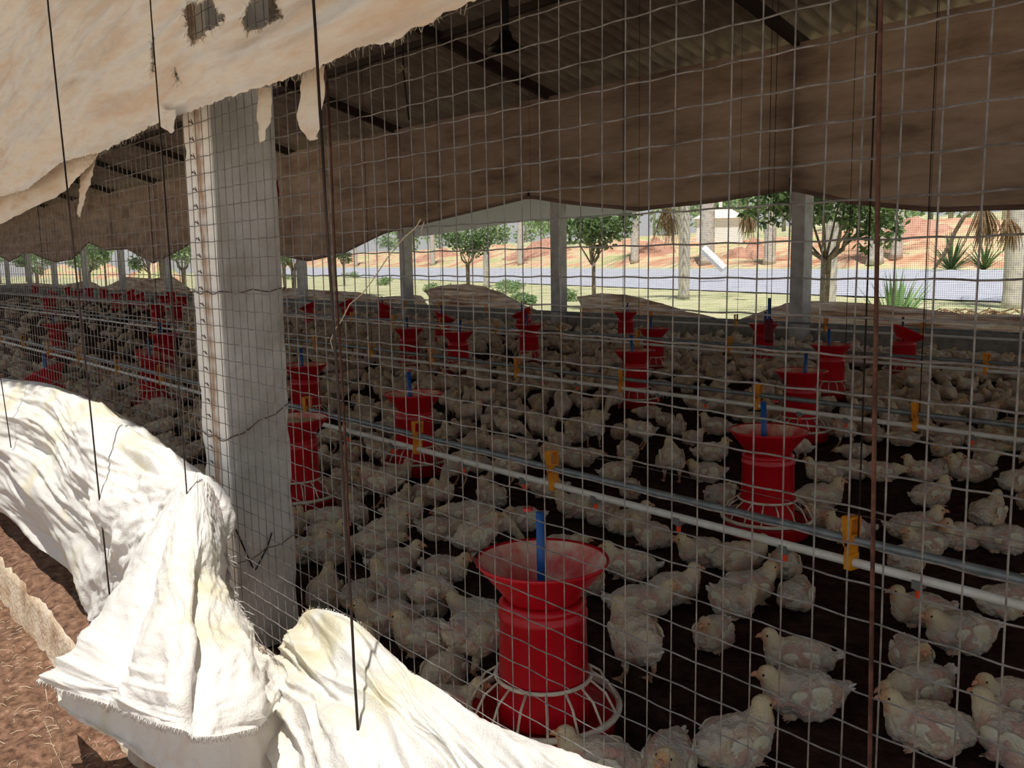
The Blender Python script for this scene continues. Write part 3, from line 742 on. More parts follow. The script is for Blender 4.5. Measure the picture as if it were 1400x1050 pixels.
# ------------------------------------------------------------------ feeders
def feeder_parts(tilt, full):
    R_ = Matrix.Rotation(tilt, 3, 'Y')
    P = {}
    b = MB(); b.lathe([(.0, .0), (.165, .0), (.182, .012), (.19, .06), (.196, .066), (.19, .07), (.178, .055), (.168, .02), (.09, .03), (.0, .06)], 40); P['pan'] = (b, M['red'])
    b = MB(); b.lathe([(.118, .055), (.120, .06), (.118, .10), (.112, .32), (.116, .325), (.116, .335), (.110, .345), (.110, .352), (.114, .358), (.106, .366), (.098, .372), (.098, .360), (.108, .30), (.113, .06)], 40, closed=True); P['feed_tube'] = (b, M['red'])
    piv = Vector((0, 0, .375))
    b = MB(); b.lathe([(.094, -.012), (.097, .0), (.112, .02), (.165, .085), (.172, .094), (.170, .099), (.164, .094)], 44, c=piv, tilt=R_)
    P['hopper_cone'] = (b, M['red'])
    b2 = MB(); b2.lathe([(.164, .094), (.106, .022), (.090, .0), (.088, -.012)], 44, c=piv, tilt=R_)
    P['cone_lining'] = (b2, M['reddust'])
    b = MB(); h_ = .07 if full else -.02; rr = .142 if full else .085
    b.lathe([(0.0001, h_ + .015), (rr * .6, h_ + .008), (rr, h_)], 30, c=piv, tilt=R_); P['feed'] = (b, M['feed'])
    b = MB()
    def ring(r, z, w): b.lathe([(r + w * math.cos(q), z + w * math.sin(q)) for q in [2 * PI * k / 8 for k in range(8)]], 48, closed=True)
    ring(.124, .165, .0055); ring(.196, .082, .0085)
    for k in range(16):
        q = 2 * PI * k / 16
        b.tube([(.126 * math.cos(q), .126 * math.sin(q), .165), (.166 * math.cos(q), .166 * math.sin(q), .138), (.195 * math.cos(q), .195 * math.sin(q), .085)], .0035, 5)
    P['guard_ring'] = (b, M['ring'])
    b = MB(); b.tube([(0, 0, .3), (0, 0, .60)], .0125, 14); P['guide_pipe'] = (b, M['blue'])
    b = MB(); b.tube([(0, 0, .60), (0, 0, .607)], .0135, 14); P['pipe_cap'] = (b, M['redcap'])
    return {k: (v[0].mesh(k, k != 'pipe_cap' and k != 'feed_x'), v[1]) for k, v in P.items()}
FP = {}
for key, (t, full) in {'level': (0, False), 'full': (0, True), 'left': (-.45, False), 'right': (.45, False), 'back': (.3, False)}.items():
    FP[key] = feeder_parts(t, full)
    for k, (me, m) in FP[key].items(): me.materials.append(m)
IMG_R = math.atan2(.76475277, .64412087)      # world heading of "to the right in the picture"
def feeder(x, y, kind, label, z=.02, rz=None, pipe=True, lift=0):
    o = empty('tube_feeder', (x, y, z), label, 'feeder', 'red tube feeders', rz=IMG_R if rz is None else rz)
    for k, (me, m) in FP[kind].items():
        if k == 'feed' and kind not in ('full', 'level'): continue
        if not pipe and k in ('guide_pipe', 'pipe_cap'): continue
        c = link(k, me, o)
        if k in ('guide_pipe', 'pipe_cap'): c.rotation_euler = (rnd.uniform(-.06, .06), rnd.uniform(-.06, .06), 0)
    return o
def colx(px, y):      # x where picture column px (at horizon height) meets the row y
    return float(at(px, 420, 1, y)[0])
feeder(-1.68, .40, 'level', 'large red tube feeder in the foreground with blue pipe and cream guard ring', rz=.1)
feeder(-2.30, 2.30, 'level', 'red tube feeder with blue pipe just behind the nearest drinker line, right of centre')
feeder(-4.40, 1.84, 'level', 'red tube feeder with blue pipe left of centre, behind the nearest drinker line')
feeder(-4.13, .94, 'full', 'red feeder brim full of pale feed, half hidden by the pillar', pipe=False)
feeder(-6.28, 2.11, 'level', 'red feeder with blue pipe close right of the pillar, behind the brim-full one')
feeder(-7.37, .58, 'left', 'red feeder with tilted cone and blue pipe above the sagging curtain, far left')
feeder(-8.08, 1.58, 'back', 'red feeder left of the pillar, the lower right one of a close pair')
feeder(-10.4, 2.5, 'level', 'red feeder left of the pillar, behind another in a close pair')
feeder(-13.57, 2.15, 'level', 'small red feeder with blue pipe near the left edge, before the dark floor')
feeder(-3.38, 4.25, 'level', 'red feeder beyond the second drinker line at right, behind the blue piped feeder')
feeder(-4.20, 6.0, 'level', 'red feeder with dark pipe at right, beyond the second drinker line')
feeder(-4.45, 7.78, 'right', 'red feeder with its cone tipped to one side, farthest right')
feeder(-6.09, 7.75, 'level', 'red feeder under a pair of cords, in front of the far right post')
feeder(-5.13, 4.54, 'level', 'red feeder at centre right, the frontmost of three standing in line')
feeder(-6.59, 6.45, 'level', 'red feeder at centre right, the middle one of three standing in line')
feeder(-8.95, 8.55, 'level', 'red feeder at centre right, the hindmost of three standing in line')
feeder(-8.14, 6.0, 'level', 'red feeder with dark pipe just in front of the central far post')
feeder(-10.47, 7.93, 'left', 'red feeder with tipped cone just left of the central far post')
feeder(-10.72, 6.6, 'right', 'red feeder with tipped cone behind a dark pair, left of centre')
feeder(-8.80, 4.74, 'level', 'dark red feeder left of centre, left one of a side-by-side pair')
feeder(-7.94, 4.80, 'level', 'dark red feeder left of centre, right one of a side-by-side pair')
feeder(-14.51, 7.98, 'right', 'small red feeder with tipped cone in front of the left-of-centre far post')
far_f = [(-16.2, 8.2), (-15.56, 7.03), (-20.7, 8.7), (-18.5, 5.6), (-13.0, 4.7), (-22.5, 7.2)]
for x, y in far_f: feeder(x, y, rnd.choice(['level', 'left', 'right']), 'small distant red feeder in the crowd right of the big pillar', pipe=False)
for px, y in ((73, 6.5), (96, 8.6), (124, 8.6), (143, 8.4), (181, 8.2), (193, 7.2), (224, 7.2), (215, 5.2), (108, 7.3), (66, 4.8), (160, 7.0), (236, 8.5), (50, 8.5)):
    feeder(colx(px, y), y, rnd.choice(['level', 'left', 'right']), 'small distant red feeder in the row far left of the pillar', pipe=False)
# a coiled cord handle hung near the far right feeder
wh = empty('cord_winder', at(1051, 452, 1, 6.6), 'dark red cord winder hanging on two cords near the far right post', 'winder')
b = MB(); b.box(-.05, .05, -.02, .02, -.12, .12); o = b.build('handle', mat('maroon', rgb(110, 20, 34), .5), wh); o.modifiers.new('b', 'BEVEL').width = .02
b = MB(); b.tube([(-.03, 0, .1), (-.04, 0, 4.2)], .004, 4); b.tube([(.02, 0, .1), (.03, 0, 4.2)], .004, 4); b.build('cord', M['rope'], wh)
b = MB(); b.tube([(0, 0, .1), (0.0, 0, .32)], .016, 8); b.build('pipe', M['blue'], wh)

# ------------------------------------------------------------------ chicks
def remeshed(mb, vox, smooth_it=4):
    me = mb.mesh('tmp'); o = D.objects.new('tmp', me); COL.objects.link(o)
    r = o.modifiers.new('r', 'REMESH'); r.mode = 'VOXEL'; r.voxel_size = vox; r.use_smooth_shade = True
    s = o.modifiers.new('s', 'SMOOTH'); s.iterations = smooth_it; s.factor = .5
    dg = bpy.context.evaluated_depsgraph_get(); dg.update()
    out = D.meshes.new_from_object(o.evaluated_get(dg))
    D.objects.remove(o); return out
WHITE = np.array(rgb(222, 211, 193)); YEL = np.array(rgb(222, 196, 130)); PINK = np.array(rgb(204, 152, 138)); LEG = np.array(rgb(208, 160, 128)); FACE = np.array(rgb(212, 158, 118))
def chick_geo(pose, seed, vox, lod=False):
    """pose: sit, stand, peck, rest, turn, back"""
    r = random.Random(seed); b = MB()
    H = .078 if pose in ('stand', 'peck') else 0          # leg height
    pitch = {'stand': -.25, 'peck': .22, 'sit': -.12, 'rest': .02, 'turn': -.1}.get(pose, -.1)
    Rp = Matrix.Rotation(pitch, 3, 'Y')
    bc = Vector((0, 0, .053 + H))
    b.ell(bc, (.086, .065, .056), Rp, 20, 14)
    b.ell(bc + Rp @ Vector((-.03, 0, .012)), (.056, .050, .044), Rp, 16, 12)                                  # trunk
    b.ell(bc + Rp @ Vector((.045, 0, -.006)), (.052, .050, .046), Rp, 16, 12)     # breast
    b.ell(bc + Rp @ Vector((-.055, 0, .004)), (.052, .046, .042), Rp, 16, 12)      # rump
    for s in (-1, 1): b.ell(bc + Rp @ Vector((-.012, s * .040, -.016)), (.056, .026, .036), Rp, 12, 8)   # thighs
    hd = {'sit': (.088, 0, .118), 'stand': (.086, 0, .118), 'peck': (.145, 0, -.038), 'rest': (.128, 0, .070), 'turn': (.070, .032, .116)}[pose]
    hd = Vector(hd) + Vector((r.uniform(-.006, .006), r.uniform(-.01, .01), r.uniform(-.006, .006) + H))
    hp_ = {'sit': 0.05, 'stand': 0, 'peck': .95, 'rest': .15, 'turn': .05}[pose]
    hy = {'turn': 1.15}.get(pose, r.uniform(-.35, .35))
    Rh = Matrix.Rotation(hy, 3, 'Z') @ Matrix.Rotation(hp_, 3, 'Y')
    sh = bc + Rp @ Vector((.062, 0, .012))
    c1 = sh.lerp(hd, .5) + Vector((.012 if pose != 'rest' else 0, 0, .004))
    for k in range(9):
        t = k / 8
        p = sh * (1 - t) ** 2 + c1 * 2 * t * (1 - t) + hd * t * t
        rad = .040 * (1 - t) ** 1.2 + .0205 * t
        b.ell(p, (rad, rad, rad), None, 12, 8)
    b.ell(hd, (.0255, .0218, .0222), Rh, 14, 10)
    b.ell(hd + Rh @ Vector((.014, 0, -.003)), (.015, .012, .0125), Rh, 10, 8)
    b.ell(bc + Rp @ Vector((-.098, 0, .018)), (.030, .020, .014), Rp @ Matrix.Rotation(.5, 3, 'Y'), 10, 6)
    feet = []
    if H:
        for s in (-1, 1):
            st = .012 * s
            hip = Vector((-.012, s * .036, H + .028)); hock = Vector((-.030 + st, s * .036, .046)); ft = Vector((.002 + st, s * .038, .007))
            b.tube([hip, hock, ft], [.017, .0075, .0055], 8)
            for a in (-.45, 0, .45, PI):
                L = .034 if a != PI else .016
                b.tube([ft, ft + Vector((math.cos(a) * L, math.sin(a) * L, -.002))], [.0046, .003], 6)
    else:
        for s in (-1, 1):
            ft = Vector((.030, s * .035, .006))
            for a in (-.4, 0, .4): b.tube([ft, ft + Vector((math.cos(a) * .034, math.sin(a) * .034 * s, -.001))], [.005, .003], 6)
    if lod: vox = vox
    me = remeshed(b, vox, 3 if not lod else 1)
    n = len(me.vertices); co = np.empty(n * 3); me.vertices.foreach_get('co', co); co = co.reshape(-1, 3)
    me.update(); no = np.empty(n * 3); me.vertices.foreach_get('normal', no); no = no.reshape(-1, 3)
    col = np.ones((n, 4))
    for i in range(n):
        p = Vector(co[i]); lp = Rp.inverted() @ (p - bc)
        dh = (p - hd).length
        f1 = noise.fractal(p * 26 + Vector((seed * 3.1, 0, 0)), .6, 2, 3); f2 = noise.noise(p * 90 + Vector((seed, 1, 2))); f3 = noise.noise(p * 15 + Vector((seed * 7, 9, 2)))
        c = WHITE * (1 + .10 * f2) * (1 - .22 * max(0, min(1, .5 - 1.6 * f3)))
        # bare pink flanks, breast sides and belly where feathers have not grown yet
        side = abs(lp.y) / .06
        pk = max(0, min(1, (f1 + .12 + .32 * (side - .55) - .55 * max(0, lp.z / .05) * (1 if side < .5 else 0)) * 1.7)) if p.z > .02 or not H else 0
        c = c * (1 - .72 * pk) + PINK * .72 * pk
        yl = max(0, min(1, f3 * 1.4 + .2)) * .35
        c = c * (1 - yl) + YEL * yl
        hw = max(0, min(1, 1.6 - dh / .028)); c = c * (1 - hw) + (YEL * .55 + WHITE * .45) * hw
        nk = max(0, min(1, 2.2 - dh / .03)) * (1 - hw) * .5; c = c * (1 - nk) + (YEL * .5 + WHITE * .5) * nk
        lh = Rh.inverted() @ (p - hd)
        fc_ = max(0, min(1, (lh.x - .006) / .010)) if dh < .04 else 0
        c = c * (1 - .75 * fc_) + FACE * .75 * fc_
        if H and p.z < .055 and dh > .05: c = LEG
        if not H and p.z < .014 and lp.x > .02: c = c * .4 + LEG * .6
        col[i, :3] = c
        amp = (.0055 * f1 + .0032 * f2) * (1 - .75 * max(0, min(1, 2 - dh / .03)))
        if H and p.z < .06 and dh > .05: amp = 0
        co[i] += no[i] * amp
    co[:, 2] = np.maximum(co[:, 2], .0)
    me.vertices.foreach_set('co', co.ravel())
    a = me.color_attributes.new('col', 'FLOAT_COLOR', 'POINT'); a.data.foreach_set('color', col.ravel())
    me.update()
    return me, dict(hd=hd, Rh=Rh, bc=bc, Rp=Rp, H=H, r=r)
def leafshape(b, base, d, up, L, w, t=.003):
    """a single feather: pointed flat lens"""
    d = d.normalized(); s = d.cross(up).normalized(); u = s.cross(d)
    R_ = Matrix((d, s, u)).transposed()
    b.ell(base + d * L * .5, (L * .5, w, t), R_, 8, 6)
def chick_kit(pose, seed):
    me, q = chick_geo(pose, seed, .0040); r = q['r']
    me.materials.clear(); me.materials.append(M['chick'])
    kit = [('body', me, None)]
    for s in (-1, 1):
        b = MB(); bc, Rp = q['bc'], q['Rp']
        droop = r.uniform(-.1, .25)
        sh = bc + Rp @ Vector((.046, s * .054, .016))
        b.ell(sh + Rp @ Vector((-.016, s * .002, -.004)), (.026, .007, .018), Rp, 12, 8)
        for k in range(7):
            t = k / 6
            d = Rp @ Vector((-1, s * (.03 - .10 * t * .3), -.42 + .58 * t - droop * .4))
            base = sh + Rp @ Vector((-.018 - .003 * k, s * (.005 - .0007 * k), -.012 + .0042 * k))
            leafshape(b, base, d, Vector((0, s, .12)).normalized(), .058 + .012 * math.sin(PI * t) + r.uniform(-.005, .005), .0105, .0035)
        m = b.mesh('wing', True); m.materials.append(M['feather']); kit.append(('wing', m, None))
        e = MB(); e.ell(q['hd'] + q['Rh'] @ Vector((.0105, s * .0190, .0045)), (.0036, .0022, .0036), q['Rh'], 8, 6)
        m = e.mesh('eye', True); m.materials.append(M['eye']); kit.append(('eye', m, None))
    b = MB(); hd, Rh = q['hd'], q['Rh']
    b.tube([hd + Rh @ Vector(v) for v in ((.024, 0, .0), (.031, 0, -.001), (.037, 0, -.0035), (.041, 0, -.008))], [.0085, .0068, .0042, .0012], 8)
    m = b.mesh('beak', True); m.materials.append(M['beak']); kit.append(('beak', m, None))
    b = MB()
    for k in range(7):
        a = (k - 3) * .22
        leafshape(b, q['bc'] + q['Rp'] @ Vector((-.098, .003 * (k - 3), .020 + .003 * (k % 2))), q['Rp'] @ Vector((-math.cos(a), math.sin(a), .45 + .1 * (k % 3))), Vector((0, 0, 1)), .029 + r.uniform(-.006, .006), .0075)
    m = b.mesh('tail', True); m.materials.append(M['tuft']); kit.append(('tail', m, None))
    return kit
def joined(kit, name):
    """one mesh for small chicks: body, wings, eyes, beak and tail together"""
    vs = []; fs = []; mi = []; cols = []; mats = []
    for nm, me, _ in kit:
        n0 = len(vs); m = me.materials[0]
        if m not in mats: mats.append(m)
        vs += [tuple(v.co) for v in me.vertices]
        ca = me.color_attributes.get('col')
        cols += [tuple(d.color) for d in ca.data] if ca else [(1, 1, 1, 1)] * len(me.vertices)
        for p in me.polygons: fs.append(tuple(i + n0 for i in p.vertices)); mi.append(mats.index(m))
    o = D.meshes.new(name); o.from_pydata(vs, [], fs)
    for m in mats: o.materials.append(m)
    o.polygons.foreach_set('material_index', mi); o.polygons.foreach_set('use_smooth', [True] * len(fs))
    a = o.color_attributes.new('col', 'FLOAT_COLOR', 'POINT'); a.data.foreach_set('color', np.array(cols).ravel())
    o.update(); return o
KITS = {}
for p in ('sit', 'stand', 'peck', 'rest', 'turn'):
    KITS[p] = [chick_kit(p, s) for s in ((1, 2, 3) if p in ('sit', 'turn') else (1, 2))]
JOIN = {p: [joined(k, 'chick') for k in v] for p, v in KITS.items()}
LOW = {}
for p in ('sit', 'stand', 'peck', 'rest', 'turn'):
    me, q = chick_geo(p, 4, .0135 if p in ('sit', 'rest', 'turn') else .011, True)
    n = len(me.vertices); co = np.empty(n * 3); me.vertices.foreach_get('co', co)
    cc = np.empty(n * 4); me.color_attributes['col'].data.foreach_get('color', cc)
    LOW[p] = (co.reshape(-1, 3), [tuple(f.vertices) for f in me.polygons], cc.reshape(-1, 4))

placed = []            # (x, y)
def chick_full(x, y, ang, pose, sc, label, group=None, seed=0):
    kit = KITS[pose][seed % len(KITS[pose])]
    o = empty('broiler_chick', (x, y, .004), label, 'chick', group or 'broiler chicks on the litter', rz=ang)
    o.scale = (sc, sc, sc)
    for nm, me, _ in kit: link(nm, me, o)
    placed.append((x, y)); return o
def chick_small(x, y, ang, pose, sc, label, group, seed=0):
    o = link('broiler_chick', JOIN[pose][seed % len(JOIN[pose])]); o.location = (x, y, .004); o.rotation_euler = (0, 0, ang); o.scale = (sc, sc, sc)
    tag(o, label, 'chick', group); placed.append((x, y)); return o
# heading in the picture: 0 right, 90 away, 180 left, 270 towards us
NEARLIST = [
 (1097, 972, 185, 'sit', 1.12, 1, 'big chick sitting side-on facing left, bare pink flank, lower right'),
 (1092, 918, 170, 'sit', 1.02, 2, 'chick sitting directly behind the big side-on one, also facing left'),
 (975, 882, 235, 'sit', .92, 0, 'small chick sitting alone on bare litter, facing us'),
 (1003, 1040, 25, 'sit', 1.1, 0, 'white backed chick at the bottom right, facing right with its head up'),
 (915, 1062, 250, 'sit', 1.0, 1, 'chick cut off by the bottom edge, facing us'),
 (1270, 1018, 165, 'sit', 1.08, 2, 'plump chick at lower right facing left, foot stretched out'),
 (1258, 958, 200, 'rest', 1.0, 0, 'chick leaning its head low to the left, behind a plump one at lower right'),
 (1245, 912, 265, 'sit', .9, 1, 'chick facing us with head raised, below a nipple at far right'),
 (1312, 885, 190, 'sit', 1.12, 1, 'large chick at the right facing left with a leg trailing behind'),
 (1258, 850, 180, 'sit', 1.0, 0, 'chick facing left under the drinker pipe beside the last orange nipple'),
 (1382, 978, 190, 'sit', 1.0, 2, 'chick at the right edge facing left, head lifted'),
 (1392, 1040, 120, 'sit', 1.15, 0, 'chick in the bottom right corner, facing away'),
 (1372, 838, 20, 'sit', 1.0, 1, 'chick at the right edge just under the drinker pipe'),
 (1020, 822, 15, 'sit', 1.1, 1, 'long chick facing right beneath the drinker pipe, beside a hunched one'),
 (1000, 838, 300, 'turn', .95, 0, 'chick with upright neck in front of the long one under the pipe'),
 (1088, 828, 60, 'rest', .95, 1, 'hunched chick facing away, right of the long one under the pipe'),
 (920, 820, 10, 'sit', 1.0, 0, 'chick facing right, half way between the two blue piped feeders'),
 (875, 842, 350, 'sit', 1.08, 1, 'white chick facing right just right of the foreground feeder, behind a standing one'),
 (868, 930, 110, 'stand', 1.1, 0, 'standing chick seen from behind right of the foreground feeder'),
 (862, 788, 160, 'sit', 1.05, 2, 'chick right behind the foreground feeder cone on its right'),
 (822, 1065, 170, 'sit', 1.0, 0, 'chick at the bottom, facing left in front of the foreground feeder ring'),
 (612, 985, 0, 'sit', .95, 1, 'chick facing right at the left side of the foreground guard ring, nearest the curtain'),
 (652, 925, 40, 'peck', 1.1, 0, 'white chick standing with its head down to the foreground feeder'),
 (608, 938, 60, 'sit', .95, 2, 'pink faced chick close above the curtain edge, left of the foreground feeder'),
 (584, 890, 175, 'sit', 1.05, 0, 'large yellowish headed chick facing left above the curtain'),
 (655, 858, 165, 'sit', 1.0, 1, 'chick touching the foreground feeder tube on its left, facing left'),
 (590, 838, 80, 'sit', .98, 0, 'chick facing away, one body left of the chick at the feeder tube'),
 (608, 793, 330, 'sit', .98, 1, 'white chick facing us, below a chick stretching its neck'),
 (652, 770, 30, 'stand', 1.0, 1, 'chick with stretched yellow neck just left of the foreground cone'),
 (528, 738, 10, 'sit', 1.0, 2, 'chick facing right at the edge of a dark bare patch, left of centre'),
 (512, 757, 5, 'rest', 1.0, 0, 'chick facing right, just below the one at the dark bare patch'),
 (540, 783, 15, 'sit', 1.0, 1, 'chick with raised head facing right, lowest of three near the bare patch'),
 (420, 765, 20, 'sit', .95, 0, 'chick by the right edge of the pillar, facing right'),
 (455, 768, 40, 'rest', 1.0, 1, 'chick with yellow nape one place right of the pillar edge'),
 (535, 820, 130, 'sit', 1.05, 0, 'broad chick facing away in the lower left crowd'),
 (582, 688, 5, 'sit', 1.02, 1, 'pale chick facing right in front of the left-of-centre feeder pan'),
 (640, 716, 178, 'rest', 1.08, 1, 'chick stretched out low facing left, right of the left-of-centre feeder pan'),
 (672, 690, 120, 'sit', 1.05, 2, 'plump chick below the white pipe, facing away'),
 (715, 722, 200, 'turn', 1.0, 1, 'chick resting beside the top of the blue pipe of the foreground feeder'),
 (470, 690, 180, 'sit', 1.0, 0, 'chick facing left next to the brim-full feeder'),
 (445, 825, 90, 'sit', 1.0, 2, 'grey shaded chick at the foot of the pillar, facing away'),
 (497, 830, 60, 'rest', 1.0, 0, 'shaded chick second right of the pillar foot'),
 (530, 862, 200, 'sit', 1.05, 1, 'yellow headed chick looking left directly above the curtain peak'),
 (582, 845, 10, 'peck', .9, 0, 'chick with head lowered between two sitting ones, left of the foreground feeder'),
]
for i, (px, py, a, pose, sc, sd, lab) in enumerate(NEARLIST):
    p = at(px, py, 2, .012)
    if p[0] < -2.5 and p[1] < .42: p[0] = max(p[0], -2.56)
    chick_full(p[0], p[1], IMG_R + math.radians(a), pose, sc, lab, 'broiler chicks nearest the mesh', sd)
MID = [  # px, base py, heading, pose, scale
 (714, 628, 200, 'sit', 1), (790, 636, 10, 'rest', 1.1), (842, 655, 10, 'sit', 1), (876, 612, 200, 'stand', 1), (812, 610, 80, 'stand', 1.1), (765, 612, 120, 'sit', 1),
 (684, 588, 90, 'sit', 1), (640, 576, 160, 'sit', 1), (612, 602, 100, 'sit', 1), (750, 678, 150, 'rest', 1), (790, 704, 190, 'sit', 1.05), (825, 716, 60, 'rest', 1),
 (860, 728, 30, 'sit', 1.05), (892, 745, 120, 'sit', 1), (918, 658, 80, 'stand', 1.1), (972, 628, 10, 'sit', 1.05), (966, 656, 170, 'sit', 1), (984, 688, 30, 'rest', 1),
 (980, 592, 150, 'sit', 1.1), (925, 592, 60, 'sit', 1), (1127, 656, 180, 'sit', 1), (1120, 692, 10, 'sit', 1.12), (1167, 652, 170, 'rest', 1), (1203, 655, 0, 'rest', 1),
 (1262, 655, 150, 'sit', 1), (1292, 650, 20, 'sit', 1), (1325, 655, 180, 'sit', 1.1), (1272, 690, 20, 'sit', 1.08), (1250, 736, 5, 'sit', 1.15), (1350, 715, 30, 'sit', 1.1),
 (1312, 746, 200, 'sit', 1), (1374, 752, 160, 'rest', 1.05), (1264, 756, 190, 'sit', .95), (1160, 738, 170, 'sit', 1), (962, 770, 190, 'sit', 1.05), (1010, 778, 10, 'sit', 1.1),
 (1072, 786, 60, 'rest', 1), (1240, 778, 30, 'rest', 1), (1388, 668, 10, 'sit', 1), (1154, 610, 90, 'stand', 1), (1344, 576, 0, 'sit', 1), (1118, 720, 230, 'sit', 1),
 (540, 660, 30, 'sit', 1), (495, 655, 200, 'sit', 1), (520, 690, 170, 'stand', 1), (450, 722, 190, 'rest', 1), (485, 715, 100, 'sit', 1), (440, 640, 90, 'sit', 1), (500, 560, 120, 'sit', 1),
 (470, 640, 20, 'sit', 1), (552, 716, 0, 'turn', 1), (600, 735, 0, 'rest', .95),
 (108, 538, 150, 'sit', 1), (145, 540, 0, 'sit', 1), (182, 545, 200, 'rest', 1), (230, 560, 160, 'sit', 1.05), (215, 596, 20, 'sit', 1.1), (258, 572, 260, 'sit', 1), (262, 596, 90, 'sit', 1), (165, 566, 60, 'sit', 1),
 (200, 575, 60, 'sit', 1), (240, 618, 60, 'sit', 1), (20, 505, 60, 'sit', 1), (30, 520, 160, 'sit', 1)]
def zone(px, py):
    if px < 290: return 'sitting chick in the shade left of the pillar, above the white curtain', 'chicks left of the pillar'
    if px < 600: return 'sitting chick between the pillar and the left-of-centre feeder', 'chicks right of the pillar'
    if py < 620: return 'chick behind the nearest drinker line, in front of the dense flock', 'chicks beyond the nearest drinker line'
    if px < 920: return 'chick around the nearest drinker line at centre, between the two blue piped feeders', 'chicks along the nearest drinker line'
    return 'chick around the nearest drinker line on the right side', 'chicks at right along the nearest drinker line'
def clear(x, y, d):
    return all((x - a) ** 2 + (y - c) ** 2 > d * d for a, c in placed)
rc = random.Random(11)
feeders_xy = [(o.location.x, o.location.y) for o in D.objects if o.name.startswith('tube_feeder')]
def okf(x, y, d=.25): return all((x - a) ** 2 + (y - c) ** 2 > d * d for a, c in feeders_xy)
for k, (px, py, a, pose, sc) in enumerate(MID):
    p = at(px, py, 2, .012)
    if not clear(p[0], p[1], .10) or not okf(p[0], p[1], .20): continue
    lab, grp = zone(px, py)
    chick_full(p[0], p[1], IMG_R + math.radians(a + rc.uniform(-15, 15)), pose, sc, lab, grp, k)
# the flock beyond: scattered with the photograph's open patches
def density(x, y):
    px, py, dz = pix(x, y)
    if dz <= 0 or px < -40 or px > 1440 or py > 1060: return 0
    if px < 250 and x < -11 and y > 1.6: return .10 if y < 8 else .3
    if px < 250 and x < -11: return .5
    if y < 1.45:
        if x > -2.15: return 0
        if x > -3.4: return .45
        return 1.0 if y > .12 else 0
    if y < 3.5:
        if x > -3.0: return .06
        if x > -4.2: return .30
        return .75 if noise.noise(Vector((x * .6, y * .7, 3))) > -.25 else .15
    if y < 4.6: return .25 if x > -5 else .8
    return .95 if noise.noise(Vector((x * .5, y * .6, 8))) > -.3 else .3
cell = {}
def cell_clear(x, y, d):
    cx, cy = int(x / .3), int(y / .3)
    for i in (-1, 0, 1):
        for j in (-1, 0, 1):
            for (a, c) in cell.get((cx + i, cy + j), ()):
                if (x - a) ** 2 + (y - c) ** 2 < d * d: return False
    return True
def cell_add(x, y): cell.setdefault((int(x / .3), int(y / .3)), []).append((x, y))
for a, c in placed: cell_add(a, c)
cand = []
for k in range(60000):
    y = rc.uniform(.12, 9.9); x = rc.uniform(-40, -.3) if k % 2 else rc.uniform(-16, -.3)
    dn_ = density(x, y)
    if dn_ <= 0 or (-3.1 < x < -2.45 and y < .42): continue
    md = .165 / math.sqrt(dn_) if dn_ < .9 else .17
    if x < -20: md *= 1.5
    if not okf(x, y, .27) or not cell_clear(x, y, md): continue
    cell_add(x, y); cand.append((pix(x, y)[2], x, y))
cand.sort()
poses = ['sit', 'sit', 'rest', 'turn', 'stand', 'sit', 'peck', 'rest']
nind = 300 - len(placed)
sv, sf, scol = [], [], []; off = 0
for k, (dz, x, y) in enumerate(cand):
    pose = rc.choice(poses); a = rc.uniform(0, 2 * PI); sc = rc.uniform(.86, 1.04)
    px, py, _ = pix(x, y)
    if k < nind:
        if px < 290: lab, grp = 'chick in the shaded crowd left of the pillar', 'shaded crowd left of the pillar'
        elif y < 1.4: lab, grp = 'chick in the crowd between pillar and foreground feeder, before the nearest drinker line', 'crowd right of the pillar'
        elif y < 3.65: lab, grp = 'chick of the flock standing or resting between the first and second drinker lines', 'flock between first and second drinker lines'
        else: lab, grp = 'chick of the dense flock beyond the second drinker line', 'flock beyond the second drinker line'
        if k < 40: chick_full(x, y, a, pose, sc, lab, grp, k)
        else: chick_small(x, y, a, pose, sc, lab, grp, k)
    else:
        co, fs, cc = LOW[pose]
        ca, sa = math.cos(a) * sc, math.sin(a) * sc
        v = np.stack([co[:, 0] * ca - co[:, 1] * sa + x, co[:, 0] * sa + co[:, 1] * ca + y, co[:, 2] * sc + .004], 1)
        sv.append(v); scol.append(cc); sf += [tuple(i + off for i in f) for f in fs]; off += len(v)
me = D.meshes.new('distant_flock'); me.from_pydata(np.concatenate(sv).tolist(), [], sf)
me.polygons.foreach_set('use_smooth', [True] * len(sf)); me.materials.append(M['chick'])
ca = me.color_attributes.new('col', 'FLOAT_COLOR', 'POINT'); ca.data.foreach_set('color', np.concatenate(scol).ravel()); me.update()
tag(link('distant_flock', me), 'distant mass of white chicks covering the litter up to the far wall', 'chicks', kind='stuff')
print('chicks', len(placed), 'stuff', len(cand) - nind, 'faces', len(sf))

# ------------------------------------------------------------------ outside, near: soil in front of the house
g = MB(); nu, nv = 340, 150
for j in range(nv + 1):
    for i in range(nu + 1):
        x = -12 + 14 * i / nu; y = -.29 - 3.6 * (j / nv) ** 1.5
        g.v.append((x, y, -.335 + .018 * fbm(x * 3, y * 3, 1, 4) + .010 * max(0, fbm(x * 22, y * 22, 5, 3)) + .03 * math.exp((y + .29) * 9) * (fbm(x * 5, 1, 1, 3) + .3)))
g.f = grid_faces(nu, nv); g.mi = [0] * len(g.f)
struct('ground', g, M['soil'], smooth=True)
M['dust'] = mat('pale_dusty_yard', rgb(205, 190, 170), 1, nz=2, stops=[(.3, rgb(190, 172, 150)), (.7, rgb(218, 206, 188))])  # unseen yard, made pale to bounce light onto the curtain and pillar
g = MB(); g.box(-120, 60, -60, -2.6, -.6, -.325); struct('ground', g, M['dust'])
b = MB()
